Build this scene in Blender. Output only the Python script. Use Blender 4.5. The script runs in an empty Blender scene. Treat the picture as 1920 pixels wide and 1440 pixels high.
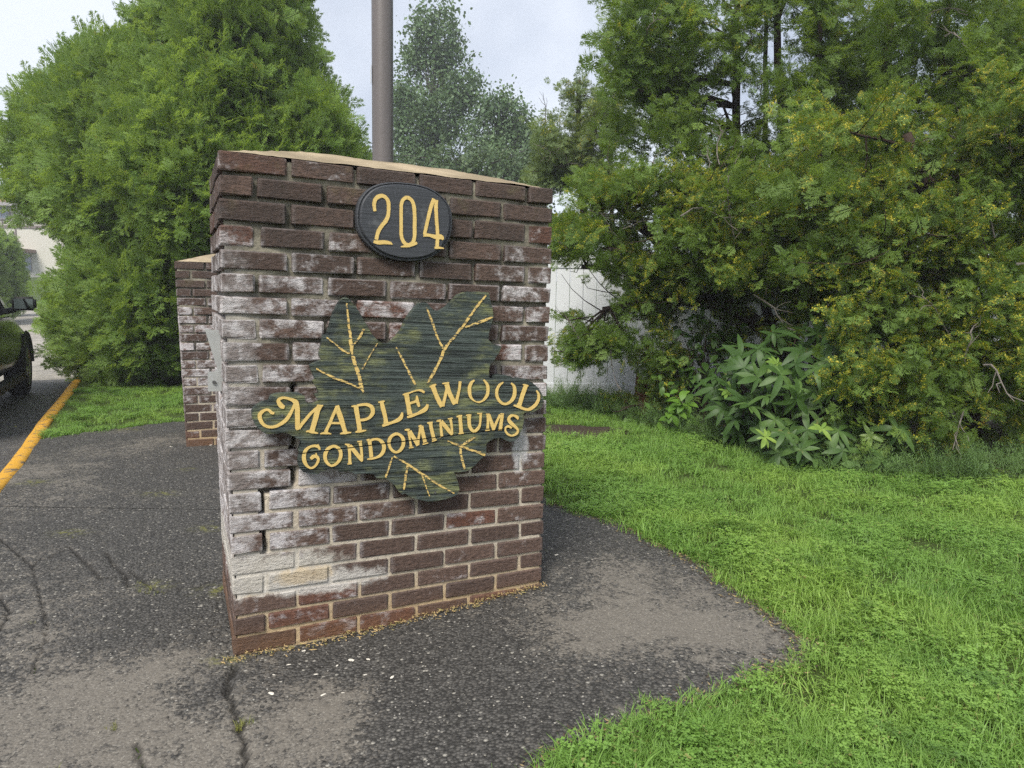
import bpy, bmesh, math, random
import numpy as np
from mathutils import Vector, Matrix, Euler, noise as mnoise

random.seed(7); rng = np.random.default_rng(7)
SC = bpy.context.scene
COL = SC.collection
R = math.radians

# ------------------------------------------------------------------ camera
CAMZ = 1.148
FPX = 1300.0                       # focal length in pixels of the 1920 px wide photograph
B = np.array([[0.99985, -0.01713, 0.0], [0.00209, 0.12203, 0.99252], [0.01701, 0.99238, -0.12205]])
cam_d = bpy.data.cameras.new('camera'); cam = bpy.data.objects.new('camera', cam_d); COL.objects.link(cam)
cam_d.sensor_width = 36.0; cam_d.lens = 36.0 * FPX / 1920.0
cam_d.clip_start = 0.05; cam_d.clip_end = 2000
cam.matrix_world = Matrix(((B[0][0], B[0][1], -B[0][2], 0), (B[1][0], B[1][1], -B[1][2], 0), (B[2][0], B[2][1], -B[2][2], CAMZ), (0, 0, 0, 1)))
SC.camera = cam

# ------------------------------------------------------------------ world: overcast sky
SUN_EL, SUN_AZ = R(48), R(200)     # azimuth measured clockwise from +Y
world = bpy.data.worlds.new('World'); SC.world = world; world.use_nodes = True
wt = world.node_tree; wt.nodes.clear()
def wn(t): return wt.nodes.new(t)
w_out = wn('ShaderNodeOutputWorld'); w_bg = wn('ShaderNodeBackground'); w_bg.inputs['Strength'].default_value = 0.1
w_sky = wn('ShaderNodeTexSky'); w_sky.sky_type = 'NISHITA'; w_sky.sun_disc = False
w_sky.sun_elevation = SUN_EL; w_sky.sun_rotation = SUN_AZ
w_tc = wn('ShaderNodeTexCoord'); w_map = wn('ShaderNodeMapping'); w_map.inputs['Scale'].default_value = (1, 1, 1.5)
w_map.inputs['Location'].default_value = (0.37, 0.21, 0.1)
w_no = wn('ShaderNodeTexNoise'); w_no.inputs['Scale'].default_value = 1.7; w_no.inputs['Detail'].default_value = 5; w_no.inputs['Roughness'].default_value = 0.5
w_no.inputs['Distortion'].default_value = 0.2
w_cr = wn('ShaderNodeValToRGB')
w_cr.color_ramp.elements[0].position = 0.38; w_cr.color_ramp.elements[0].color = (1.3, 1.47, 1.8, 1)
w_cr.color_ramp.elements[1].position = 0.60; w_cr.color_ramp.elements[1].color = (2.72, 2.84, 3.06, 1)
w_mix = wn('ShaderNodeMixRGB'); w_mix.inputs['Fac'].default_value = 0.92
wt.links.new(w_tc.outputs['Generated'], w_map.inputs['Vector']); wt.links.new(w_map.outputs[0], w_no.inputs['Vector'])
wt.links.new(w_no.outputs['Fac'], w_cr.inputs['Fac']); wt.links.new(w_sky.outputs[0], w_mix.inputs[1]); wt.links.new(w_cr.outputs[0], w_mix.inputs[2])
wt.links.new(w_mix.outputs[0], w_bg.inputs['Color']); wt.links.new(w_bg.outputs[0], w_out.inputs['Surface'])
sun_d = bpy.data.lights.new('sun', 'SUN'); sun_d.energy = 1.5; sun_d.angle = R(25); sun_d.color = (1.0, 0.95, 0.87)
sun = bpy.data.objects.new('sun', sun_d); COL.objects.link(sun)
sd = Vector((math.sin(SUN_AZ) * math.cos(SUN_EL), math.cos(SUN_AZ) * math.cos(SUN_EL), math.sin(SUN_EL)))
sun.rotation_euler = sd.to_track_quat('Z', 'Y').to_euler(); sun.location = sd * 30
vs = SC.view_settings; vs.view_transform = 'Standard'; vs.look = 'None'; vs.gamma = 1.0; vs.use_curve_mapping = False
vs.exposure = 1.9
SC.cycles.max_bounces = 4; SC.cycles.diffuse_bounces = 3; SC.cycles.glossy_bounces = 2; SC.cycles.transmission_bounces = 3; SC.cycles.transparent_max_bounces = 4
SC.cycles.use_adaptive_sampling = True; SC.cycles.adaptive_threshold = 0.02; SC.cycles.use_denoising = False

# ------------------------------------------------------------------ helpers
def ray(px, py):
    return B @ np.array([(px - 960) / FPX, (720 - py) / FPX, 1.0])
def at(px, py, Y):
    r = ray(px, py); q = r * (Y / r[1]); return Vector((q[0], q[1], q[2] + CAMZ))
def sstep(a, b, x):
    t = np.clip((x - a) / (b - a), 0, 1); return t * t * (3 - 2 * t)
CP, CD = np.array([-2.9, 3.83]), np.array([-0.467, 0.884])      # kerb line (right edge of kerb) and its direction
CN = np.array([0.884, 0.467])                                   # towards the pad
def ground(x, y):
    z = 0.07 * sstep(-0.7, 0.35, x) * (1 - 0.5 * sstep(4, 8, y))
    z = z + 0.035 * np.clip(y - 14, 0, 19) + 0.12 * np.clip(y - 33, 0, 14)
    z = z + 0.006 * np.sin(x * 2.1 + 1) * np.sin(y * 1.7) 
    return z
def gp(px, py, it=6):
    z = 0.0
    for _ in range(it):
        r = ray(px, py); q = r * ((z - CAMZ) / r[2]); z = float(ground(q[0], q[1]))
    return Vector((q[0], q[1], z))
def link(o, parent=None):
    COL.objects.link(o)
    if parent: o.parent = parent
    return o
def tag(o, label=None, cat=None, group=None, kind=None):
    if label: o['label'] = label
    if cat: o['category'] = cat; o['kind'] = 'thing'
    if group: o['group'] = group
    if kind: o['kind'] = kind
    return o
def empty(name, loc=(0, 0, 0)):
    o = bpy.data.objects.new(name, None); o.location = loc; o.empty_display_size = 0.1; return link(o)
def mesh(name, verts, faces, mats=None, parent=None, smooth=False, midx=None):
    me = bpy.data.meshes.new(name); me.from_pydata([tuple(v) for v in verts], [], [tuple(f) for f in faces])
    if mats:
        for m in (mats if isinstance(mats, (list, tuple)) else [mats]): me.materials.append(m)
    if midx is not None: me.polygons.foreach_set('material_index', midx)
    if smooth: me.polygons.foreach_set('use_smooth', [True] * len(me.polygons))
    me.update()
    return link(bpy.data.objects.new(name, me), parent)
def bm_obj(name, bm, mats=None, parent=None, smooth=False):
    me = bpy.data.meshes.new(name); bm.to_mesh(me); bm.free()
    if mats:
        for m in (mats if isinstance(mats, (list, tuple)) else [mats]): me.materials.append(m)
    if smooth: me.polygons.foreach_set('use_smooth', [True] * len(me.polygons))
    return link(bpy.data.objects.new(name, me), parent)
class MB:
    """collects verts and faces for one mesh"""
    def __init__(s): s.v = []; s.f = []; s.m = []
    def box(s, x0, x1, y0, y1, z0, z1, m=0):
        n = len(s.v); s.v += [(x0, y0, z0), (x1, y0, z0), (x1, y1, z0), (x0, y1, z0), (x0, y0, z1), (x1, y0, z1), (x1, y1, z1), (x0, y1, z1)]
        for f in ((0, 3, 2, 1), (4, 5, 6, 7), (0, 1, 5, 4), (1, 2, 6, 5), (2, 3, 7, 6), (3, 0, 4, 7)): s.f.append(tuple(n + i for i in f)); s.m.append(m)
    def poly(s, pts, m=0):
        n = len(s.v); s.v += [tuple(p) for p in pts]; s.f.append(tuple(range(n, n + len(pts)))); s.m.append(m)
    def tube(s, pts, rads, n=6, m=0, cap=True):
        pts = [Vector(p) for p in pts]; base = len(s.v); up = Vector((0.13, 0.31, 0.94))
        for i, p in enumerate(pts):
            d = (pts[min(i + 1, len(pts) - 1)] - pts[max(i - 1, 0)]).normalized()
            a = d.cross(up); a = a.normalized() if a.length > 1e-4 else Vector((1, 0, 0)); b = d.cross(a)
            for k in range(n):
                t = 2 * math.pi * k / n; s.v.append(tuple(p + (a * math.cos(t) + b * math.sin(t)) * rads[i]))
        for i in range(len(pts) - 1):
            for k in range(n):
                s.f.append((base + i * n + k, base + i * n + (k + 1) % n, base + (i + 1) * n + (k + 1) % n, base + (i + 1) * n + k)); s.m.append(m)
        if cap: s.f.append(tuple(base + (len(pts) - 1) * n + k for k in range(n))); s.m.append(m)
    def build(s, name, mats, parent=None, smooth=False):
        return mesh(name, s.v, s.f, mats, parent, smooth, s.m)

# ------------------------------------------------------------------ materials
class NT:
    def __init__(s, name):
        s.m = bpy.data.materials.new(name); s.m.use_nodes = True; s.t = s.m.node_tree; s.t.nodes.clear()
        s.out = s.t.nodes.new('ShaderNodeOutputMaterial')
    def n(s, typ, ins=None, **props):
        nd = s.t.nodes.new(typ)
        for k, v in props.items(): setattr(nd, k, v)
        for k, v in (ins or {}).items(): s.set(nd.inputs[k], v)
        return nd
    def set(s, sock, v):
        if isinstance(v, bpy.types.NodeSocket): s.t.links.new(v, sock)
        elif isinstance(v, (tuple, list)) and sock.type == 'RGBA' and len(v) == 3: sock.default_value = (*v, 1)
        else: sock.default_value = v
    def math(s, op, a, b=0.0, c=0.0, clamp=False):
        nd = s.n('ShaderNodeMath', {0: a, 1: b, 2: c}, operation=op, use_clamp=clamp); return nd.outputs[0]
    def mix(s, f, a, b, bt='MIX'):
        nd = s.n('ShaderNodeMixRGB', {0: f, 1: a, 2: b}, blend_type=bt); return nd.outputs[0]
    def ramp(s, f, lo, hi):
        return s.n('ShaderNodeMapRange', {0: f, 1: lo, 2: hi, 3: 0.0, 4: 1.0}, interpolation_type='SMOOTHSTEP').outputs[0]
    def noise(s, vec, scale, detail=4, rough=0.55, dist=0.0):
        return s.n('ShaderNodeTexNoise', {'Vector': vec, 'Scale': scale, 'Detail': detail, 'Roughness': rough, 'Distortion': dist}).outputs['Fac']
    def mapping(s, vec, scale=(1, 1, 1), rot=(0, 0, 0), loc=(0, 0, 0)):
        return s.n('ShaderNodeMapping', {'Vector': vec, 'Scale': scale, 'Rotation': rot, 'Location': loc}).outputs[0]
    def bsdf(s, color, rough=0.8, bump=None, bstr=0.3, bdist=0.01, spec=0.3, metal=0.0, trans=None):
        p = s.n('ShaderNodeBsdfPrincipled', {'Base Color': color, 'Roughness': rough, 'Specular IOR Level': spec, 'Metallic': metal})
        if bump is not None:
            b = s.n('ShaderNodeBump', {'Strength': bstr, 'Distance': bdist, 'Height': bump}); s.t.links.new(b.outputs[0], p.inputs['Normal'])
        sh = p.outputs[0]
        if trans is not None:
            tr = s.n('ShaderNodeBsdfTranslucent', {'Color': trans[0]})
            sh = s.n('ShaderNodeMixShader', {0: trans[1], 1: sh, 2: tr.outputs[0]}).outputs[0]
        s.t.links.new(sh, s.out.inputs['Surface']); return s.m
def geo_pos(t): return t.n('ShaderNodeNewGeometry').outputs['Position']
def obj_co(t, ob=None):
    nd = t.n('ShaderNodeTexCoord')
    if ob: nd.object = ob
    return nd.outputs['Object']
def plain(name, col, rough=0.7, spec=0.3, var=0.25, scale=8, bstr=0.15, metal=0.0):
    t = NT(name); co = obj_co(t); f = t.noise(co, scale, 5)
    c = t.mix(f, [x * (1 - var) for x in col], [min(1, x * (1 + var)) for x in col])
    return t.bsdf(c, rough, f, bstr, 0.01, spec, metal)
def leaf_mat(name, c1, c2, c3=None, rough=0.5, tr=0.3, spec=0.3, clump=1.5):
    t = NT(name); oi = t.n('ShaderNodeObjectInfo').outputs['Random']
    f2 = t.noise(geo_pos(t), clump, 3)
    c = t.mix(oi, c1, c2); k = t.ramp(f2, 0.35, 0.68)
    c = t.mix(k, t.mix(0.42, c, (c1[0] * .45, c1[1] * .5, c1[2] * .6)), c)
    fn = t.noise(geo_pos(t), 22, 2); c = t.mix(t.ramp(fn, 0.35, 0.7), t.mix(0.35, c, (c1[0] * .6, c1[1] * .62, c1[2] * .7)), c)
    if c3: c = t.mix(t.math('MULTIPLY', t.ramp(t.noise(geo_pos(t), 7, 3), 0.64, 0.72), t.ramp(fn, 0.5, 0.62)), c, c3)
    tc = t.mix(0.5, c, (c2[0] * 1.6, c2[1] * 1.5, c2[2] * .6))
    return t.bsdf(c, rough, None, spec=spec, trans=(tc, tr))

def lime_smear(t, P, c, strength):
    """a thick wash of lime and tan dirt over bricks and joints low on the pillar's corner"""
    x = t.n('ShaderNodeSeparateXYZ', {0: P}); u, z = x.outputs[0], x.outputs[2]; out = c
    for (cu, cz, ru, rz, col, k) in ((.10, .27, .26, .075, (0.50, 0.475, 0.42), 1.0), (.30, .215, .20, .045, (0.55, 0.53, 0.49), .9), (.23, .245, .10, .03, (0.46, 0.36, 0.22), .8), (.02, .75, .09, .55, (0.52, 0.50, 0.49), .28), (1.0, .62, .035, .09, (0.66, 0.65, 0.64), .8)):
        a = t.math('DIVIDE', t.math('SUBTRACT', u, cu), ru); b = t.math('DIVIDE', t.math('SUBTRACT', z, cz), rz); d = t.math('ADD', t.math('MULTIPLY', a, a), t.math('MULTIPLY', b, b))
        m = t.math('SUBTRACT', 1.0, t.ramp(t.math('ADD', d, t.math('MULTIPLY', t.math('SUBTRACT', t.noise(P, 22, 6, .7), .5), 3.2)), .35, 1.3)); out = t.mix(t.math('MULTIPLY', m, k * strength), out, col)
    return out
def brick_mat(ob, W, H, dirty=1.0):
    t = NT('brick'); P = obj_co(t, ob); sx = t.n('ShaderNodeSeparateXYZ', {0: P}); u, z = sx.outputs[0], sx.outputs[2]
    oi = t.n('ShaderNodeObjectInfo').outputs['Random']
    n1 = t.noise(P, 9, 6); n2 = t.noise(P, 60, 5, 0.65); n3 = t.math('ADD', t.math('MULTIPLY', t.noise(t.mapping(P, (1, 1, 1.4)), 17, 8, 0.7, 0.2), .7), t.math('MULTIPLY', t.noise(P, 4.5, 3), .3))
    c = t.mix(oi, (0.103, 0.072, 0.059), (0.165, 0.110, 0.087)); c = t.mix(t.ramp(oi, 0.92, 0.95), c, (0.165, 0.082, 0.058))
    c = t.mix(t.ramp(n2, 0.3, 0.75), t.mix(0.5, c, (0.028, 0.02, 0.018)), c)
    sp = t.ramp(t.noise(P, 220, 2), 0.72, 0.8); c = t.mix(t.math('MULTIPLY', sp, 0.45), c, (0.35, 0.28, 0.24))
    # soot and weather blackening on the top courses
    dk = t.math('MULTIPLY', t.ramp(z, H * 0.68, H * 0.9), t.ramp(n1, 0.25, 0.6)); c = t.mix(t.math('MULTIPLY', dk, 0.42), c, (0.045, 0.042, 0.040))
    # lime bloom
    g = t.n('ShaderNodeSeparateXYZ', {0: t.n('ShaderNodeTexCoord').outputs['Generated']})
    a = [t.math('ABSOLUTE', t.math('SUBTRACT', g.outputs[i], 0.5)) for i in range(3)]
    e = t.math('MAXIMUM', t.math('MAXIMUM', t.math('MINIMUM', a[0], a[1]), t.math('MINIMUM', a[1], a[2])), t.math('MINIMUM', a[0], a[2]))
    edge = t.ramp(e, 0.40, 0.492)
    zw = t.math('MULTIPLY', t.ramp(z, 0.14, 0.42), t.math('SUBTRACT', 1.0, t.ramp(z, H * 0.74, H * 0.92)))
    left = t.math('SUBTRACT', 1.0, t.ramp(u, 0.12, 0.8)); right = t.math('MULTIPLY', t.ramp(u, 0.72, 1.02), t.ramp(z, 0.5, 0.75))
    upper = t.math('MULTIPLY', t.ramp(z, 0.62, 0.85), 0.5)
    reg = t.math('MULTIPLY', zw, t.math('MAXIMUM', t.math('MAXIMUM', left, t.math('MULTIPLY', right, 0.85)), upper))
    reg = t.math('MULTIPLY', reg, dirty)
    bl = t.math('ADD', t.math('ADD', n3, t.math('MULTIPLY', reg, 0.15)), t.math('MULTIPLY', t.math('SUBTRACT', oi, 0.5), 0.12))
    bloom = t.ramp(bl, 0.57, 0.74)
    rim = t.math('MULTIPLY', t.math('MULTIPLY', edge, t.ramp(n3, 0.36, 0.6)), t.math('ADD', 0.08, t.math('MULTIPLY', reg, 0.95)), clamp=True)
    bloom = t.math('MAXIMUM', t.math('MULTIPLY', bloom, 0.8), t.math('MULTIPLY', rim, 0.9), clamp=True)
    c = t.mix(bloom, c, t.mix(n2, (0.42, 0.40, 0.41), (0.74, 0.72, 0.72)))
    # earth splash at the foot, greenish film at places
    foot = t.math('MULTIPLY', t.math('SUBTRACT', 1.0, t.ramp(z, 0.02, 0.13)), t.ramp(n1, 0.2, 0.6)); c = t.mix(t.math('MULTIPLY', foot, 0.55), c, (0.17, 0.09, 0.045))
    gr = t.math('MULTIPLY', t.ramp(z, H * 0.8, H), t.ramp(t.noise(P, 7, 4), 0.55, 0.7)); c = t.mix(t.math('MULTIPLY', gr, 0.4), c, (0.14, 0.13, 0.05))
    if dirty == 1.0: c = lime_smear(t, P, c, .85)
    hb = t.math('ADD', t.math('MULTIPLY', t.noise(t.mapping(P, (1, 1, 2.5)), 42, 6, 0.7), 1.0), t.math('MULTIPLY', n2, 0.45))
    return t.bsdf(c, 0.9, hb, 1.0, 0.011, 0.15)
def mortar_mat(ob, W, H, smear=False):
    t = NT('mortar'); P = obj_co(t, ob); z = t.n('ShaderNodeSeparateXYZ', {0: P}).outputs[2]
    n1 = t.noise(P, 10, 6); n2 = t.noise(P, 90, 5, 0.65)
    up = t.mix(t.ramp(n1, .3, .7), (0.085, 0.078, 0.062), (0.29, 0.265, 0.205)); lo = t.mix(n1, (0.30, 0.25, 0.18), (0.55, 0.50, 0.42))
    c = t.mix(t.math('SUBTRACT', 1.0, t.ramp(t.math('ADD', z, t.math('MULTIPLY', t.math('SUBTRACT', n1, 0.5), 0.5)), H * 0.42, H * 0.66)), up, lo)
    ft = t.math('SUBTRACT', 1.0, t.ramp(z, 0.05, 0.28)); c = t.mix(t.math('MULTIPLY', ft, 0.7), c, (0.42, 0.29, 0.14))
    c = t.mix(t.math('MULTIPLY', t.ramp(n2, 0.5, 0.8), 0.5), c, (0.10, 0.09, 0.07))
    if smear: c = lime_smear(t, P, c, .8)
    return t.bsdf(c, 0.95, n2, 0.8, 0.006, 0.1)
def wash_mat():
    t = NT('cement_wash'); P = obj_co(t); n1 = t.noise(P, 6, 5); n2 = t.noise(P, 120, 4, 0.7)
    c = t.mix(t.ramp(n1, 0.3, 0.7), (0.24, 0.195, 0.13), (0.40, 0.325, 0.22)); c = t.mix(t.ramp(n2, 0.55, 0.7), c, (0.20, 0.16, 0.11))
    return t.bsdf(c, 0.95, n2, 0.7, 0.006, 0.1)
def asphalt_mat(name, base_d, tan, attr=True, wear=0.0, gloss=0.75):
    t = NT(name); P = geo_pos(t)
    vo = t.n('ShaderNodeTexVoronoi', {'Vector': P, 'Scale': 105.0}); cell = t.n('ShaderNodeSeparateColor', {0: vo.outputs['Color']})
    vo2 = t.n('ShaderNodeTexVoronoi', {'Vector': P, 'Scale': 240.0}); cell2 = t.n('ShaderNodeSeparateColor', {0: vo2.outputs['Color']})
    stone = t.mix(cell.outputs[0], [x * 0.55 for x in base_d], [x * 1.75 for x in base_d])
    stone = t.mix(t.ramp(cell.outputs[1], 0.975, 0.99), stone, (0.28, 0.265, 0.23)); stone = t.mix(t.ramp(cell2.outputs[1], 0.988, 0.995), stone, (0.40, 0.38, 0.34))
    gap = t.ramp(vo.outputs['Distance'], 0.35, 0.75); stone = t.mix(t.math('MULTIPLY', gap, 0.75), stone, [x * 0.3 for x in base_d])
    n1 = t.noise(P, 1.6, 7, 0.62, 0.5); n2 = t.noise(P, 26, 5, 0.7)
    m = t.math('ADD', t.math('MULTIPLY', n1, 0.85), t.math('MULTIPLY', t.math('ADD', t.math('MULTIPLY', n2, .6), t.math('MULTIPLY', t.noise(P, 7, 7, .75), .8)), 0.75)); m = t.math('SUBTRACT', m, .27)
    if attr:
        at_ = t.n('ShaderNodeAttribute', attribute_name='worn').outputs['Fac']; m = t.math('ADD', m, t.math('MULTIPLY', at_, 0.30))
    m = t.math('ADD', m, t.math('MULTIPLY', t.math('SUBTRACT', cell.outputs[2], .5), .22)); m = t.ramp(t.math('ADD', m, wear), 0.70, 0.90)
    tn = t.mix(n2, [x * 0.72 for x in tan], [x * 1.15 for x in tan]); tn = t.mix(t.math('MULTIPLY', t.ramp(cell2.outputs[0], 0.8, 0.95), 0.5), tn, (0.30, 0.28, 0.24))
    tn = t.mix(t.math('MULTIPLY', t.ramp(cell2.outputs[2], 0.75, 0.95), 0.55), tn, (0.06, 0.055, 0.05))
    c = t.mix(t.math('MULTIPLY', m, 0.88), stone, tn)
    if attr:
        cr = t.n('ShaderNodeAttribute', attribute_name='crack').outputs['Fac']; c = t.mix(cr, c, (0.02, 0.018, 0.015))
        ms = t.n('ShaderNodeAttribute', attribute_name='moss').outputs['Fac']; c = t.mix(t.math('MULTIPLY', ms, t.ramp(n2, 0.45, 0.6)), c, (0.13, 0.13, 0.03))
    h = t.math('SUBTRACT', t.math('MULTIPLY', n2, 0.5), t.math('MULTIPLY', vo.outputs['Distance'], t.math('SUBTRACT', 1.0, t.math('MULTIPLY', m, 0.7))))
    return t.bsdf(c, gloss, h, 0.9, 0.006, 0.35)
def soil_mat():
    t = NT('soil'); P = geo_pos(t); n1 = t.noise(P, 2.2, 6); n2 = t.noise(P, 60, 5, 0.7)
    c = t.mix(n1, (0.035, 0.05, 0.014), (0.075, 0.115, 0.025)); c = t.mix(t.ramp(n2, 0.55, 0.75), c, (0.06, 0.045, 0.028))
    return t.bsdf(c, 0.95, n2, 0.9, 0.02, 0.1)
def wood_sign_mat(ob):
    t = NT('green_sign_wood'); P = obj_co(t, ob)
    rot = t.mapping(P, (1, 1, 1), (0, R(-2.0), 0)); st = t.mapping(rot, (2.2, 1, 70)); g1 = t.noise(st, 1.0, 5, 0.6, 0.4)
    st2 = t.mapping(rot, (6, 1, 260)); g2 = t.noise(st2, 1.0, 4, 0.6)
    n1 = t.noise(P, 7, 5, 0.6); n2 = t.noise(t.mapping(rot, (5, 1, 26)), 1.6, 5, 0.65)
    c = t.mix(t.ramp(g1, 0.32, 0.62), (0.010, 0.014, 0.014), (0.062, 0.080, 0.072)); c = t.mix(t.math('MULTIPLY', t.ramp(g2, 0.5, 0.8), 0.6), c, (0.075, 0.105, 0.088))
    moss = t.math('MULTIPLY', t.ramp(n1, 0.44, 0.62), t.ramp(n2, 0.42, 0.60)); c = t.mix(t.math('MULTIPLY', moss, 0.85), c, (0.17, 0.185, 0.08))
    h = t.math('ADD', g1, t.math('MULTIPLY', g2, 0.35))
    return t.bsdf(c, 0.62, h, 1.0, 0.020, 0.3)
def gold_mat(worn=0.62):
    t = NT('gold_paint'); P = obj_co(t); n2 = t.noise(t.mapping(P, (40, 40, 160)), 1.0, 5, 0.7); n1 = t.noise(P, 34, 4)
    c = t.mix(n1, (0.52, 0.355, 0.105), (0.68, 0.50, 0.18)); c = t.mix(t.ramp(n2, worn, worn + 0.06), c, (0.075, 0.07, 0.05))
    return t.bsdf(c, 0.55, n2, 0.35, 0.003, 0.4)

# ------------------------------------------------------------------ scatter by geometry nodes (prototypes live in the object's own mesh)
def scatter(name, protos, pts, rots, scales, idx, mats, parent=None):
    """protos: list of (verts, faces, material indices); instances of them on pts"""
    V, F, MI, tagv = [], [], [], []
    for k, (v, f, m) in enumerate(protos):
        n = len(V); V += [tuple(a) for a in v]; F += [tuple(i + n for i in q) for q in f]; MI += list(m); tagv += [k] * len(v)
    nproto = len(V); V += [tuple(p) for p in pts]; tagv += [-1] * len(pts)
    o = mesh(name, V, F, mats, parent, False, MI); me = o.data
    a = me.attributes.new('proto', 'INT', 'POINT'); a.data.foreach_set('value', tagv)
    a = me.attributes.new('rot', 'FLOAT_VECTOR', 'POINT'); z = np.zeros((len(V), 3), np.float32); z[nproto:] = rots; a.data.foreach_set('vector', z.ravel())
    a = me.attributes.new('scl', 'FLOAT', 'POINT'); z = np.zeros(len(V), np.float32); z[nproto:] = scales; a.data.foreach_set('value', z)
    a = me.attributes.new('pick', 'INT', 'POINT'); z = np.zeros(len(V), np.int32); z[nproto:] = idx; a.data.foreach_set('value', z)
    key = 'scatter_%d' % len(protos); ng = bpy.data.node_groups.get(key)
    if ng is None:
        ng = bpy.data.node_groups.new(key, 'GeometryNodeTree')
        ng.interface.new_socket('Geometry', in_out='INPUT', socket_type='NodeSocketGeometry'); ng.interface.new_socket('Geometry', in_out='OUTPUT', socket_type='NodeSocketGeometry')
        N, L = ng.nodes, ng.links; gi = N.new('NodeGroupInput'); go = N.new('NodeGroupOutput')
        def attr(nm, ty):
            q = N.new('GeometryNodeInputNamedAttribute'); q.data_type = ty; q.inputs['Name'].default_value = nm; return q.outputs['Attribute']
        def sep(k):
            s = N.new('GeometryNodeSeparateGeometry'); s.domain = 'POINT'; L.new(gi.outputs[0], s.inputs[0])
            c = N.new('FunctionNodeCompare'); c.data_type = 'INT'; c.operation = 'EQUAL'; L.new(attr('proto', 'INT'), c.inputs[2]); c.inputs[3].default_value = k
            L.new(c.outputs[0], s.inputs[1]); return s.outputs[0]
        out_j = N.new('GeometryNodeJoinGeometry'); P = sep(-1)
        for k in range(len(protos)):
            ip = N.new('GeometryNodeInstanceOnPoints'); L.new(P, ip.inputs['Points']); L.new(sep(k), ip.inputs['Instance'])
            c = N.new('FunctionNodeCompare'); c.data_type = 'INT'; c.operation = 'EQUAL'; L.new(attr('pick', 'INT'), c.inputs[2]); c.inputs[3].default_value = k
            L.new(c.outputs[0], ip.inputs['Selection'])
            e = N.new('FunctionNodeEulerToRotation'); L.new(attr('rot', 'FLOAT_VECTOR'), e.inputs[0]); L.new(e.outputs[0], ip.inputs['Rotation'])
            L.new(attr('scl', 'FLOAT'), ip.inputs['Scale']); L.new(ip.outputs[0], out_j.inputs[0])
        L.new(out_j.outputs[0], go.inputs[0])
    md = o.modifiers.new('scatter', 'NODES'); md.node_group = ng
    return o
def eulers(X, roll):
    """Euler angles turning local +X onto each row of X, with a roll about it"""
    X = X / np.linalg.norm(X, axis=1, keepdims=True); up = np.tile([0.0, 0, 1], (len(X), 1)); up[np.abs(X[:, 2]) > 0.97] = (0, 1, 0)
    Y = np.cross(up, X); Y /= np.linalg.norm(Y, axis=1, keepdims=True); Z = np.cross(X, Y)
    c, s = np.cos(roll)[:, None], np.sin(roll)[:, None]; Y, Z = Y * c + Z * s, Z * c - Y * s
    ry = -np.arcsin(np.clip(X[:, 2], -1, 1)); rx = np.arctan2(Y[:, 2], Z[:, 2]); rz = np.arctan2(X[:, 1], X[:, 0])
    return np.stack([rx, ry, rz], 1)

def rhomb(V, F, M, p, d, nrm, L, w, m=0, bend=0.0):
    p = np.array(p, float); d = np.array(d, float); d /= np.linalg.norm(d); s = np.cross(nrm, d); s /= np.linalg.norm(s)
    n = len(V); mid = p + d * L * 0.45 + np.array(nrm) * bend * L * 0.3
    V += [p, mid + s * w * .5, p + d * L + np.array(nrm) * (-bend) * L * 0.3, mid - s * w * .5]; F.append((n, n + 1, n + 2, n + 3)); M.append(m)
def spray(seed, detail=2, cones=False):
    """a flat arborvitae spray of unit length along +X"""
    r = random.Random(seed); V, F, M = [], [], []; nz = np.array([0, 0, 1.0])
    rhomb(V, F, M, (0, 0, 0), (1, 0, 0), nz, 1.0, 0.05)
    k = 6 if detail > 1 else 4
    for i in range(k):
        t = 0.12 + 0.78 * i / k
        for sgn in (-1, 1):
            a = R(r.uniform(32, 52)) * sgn; L = (0.62 - 0.42 * t) * r.uniform(.75, 1.15); tz = r.uniform(-.25, .25)
            d = np.array([math.cos(a), math.sin(a), tz]); p = np.array([t + r.uniform(-.04, .04), 0, 0])
            rhomb(V, F, M, p, d, nz, L * 1.08, 0.046 if detail > 1 else 0.15, 0)
            if detail > 1:
                for q in (0.35, 0.6):
                    for s2 in (-1, 1):
                        b = a + s2 * R(r.uniform(25, 45)); d2 = np.array([math.cos(b), math.sin(b), tz + r.uniform(-.2, .2)])
                        rhomb(V, F, M, p + d * L * q, d2, nz, L * 0.46 * r.uniform(.7, 1.25), 0.046, 0)
    if cones:
        for _ in range(26):
            t = r.uniform(.15, .8); p = np.array([t, r.uniform(-.24, .24), r.uniform(-.03, .07)])
            for q in range(2):
                d = np.array([r.uniform(-1, 1), r.uniform(-1, 1), r.uniform(-.5, 1)]); rhomb(V, F, M, p, d, np.array([r.uniform(-.4, .4), r.uniform(-.4, .4), 1]), 0.10, 0.06, 1)
    return V, F, M
def leaf_cluster(seed, n=12, size=0.3, rad=1.0):
    r = random.Random(seed); V, F, M = [], [], []
    for _ in range(n):
        p = np.array([r.gauss(0, .42), r.gauss(0, .42), r.gauss(0, .42)]) * rad
        d = np.array([r.gauss(0, 1), r.gauss(0, 1), r.gauss(-.3, .7)]); nn = np.array([r.gauss(0, .6), r.gauss(0, .6), 1.0])
        if np.linalg.norm(np.cross(nn, d)) < .1: continue
        s = size * r.uniform(.7, 1.3); rhomb(V, F, M, p, d, nn / np.linalg.norm(nn), s, s * .72, 0, r.uniform(-.2, .2))
    return V, F, M
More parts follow.
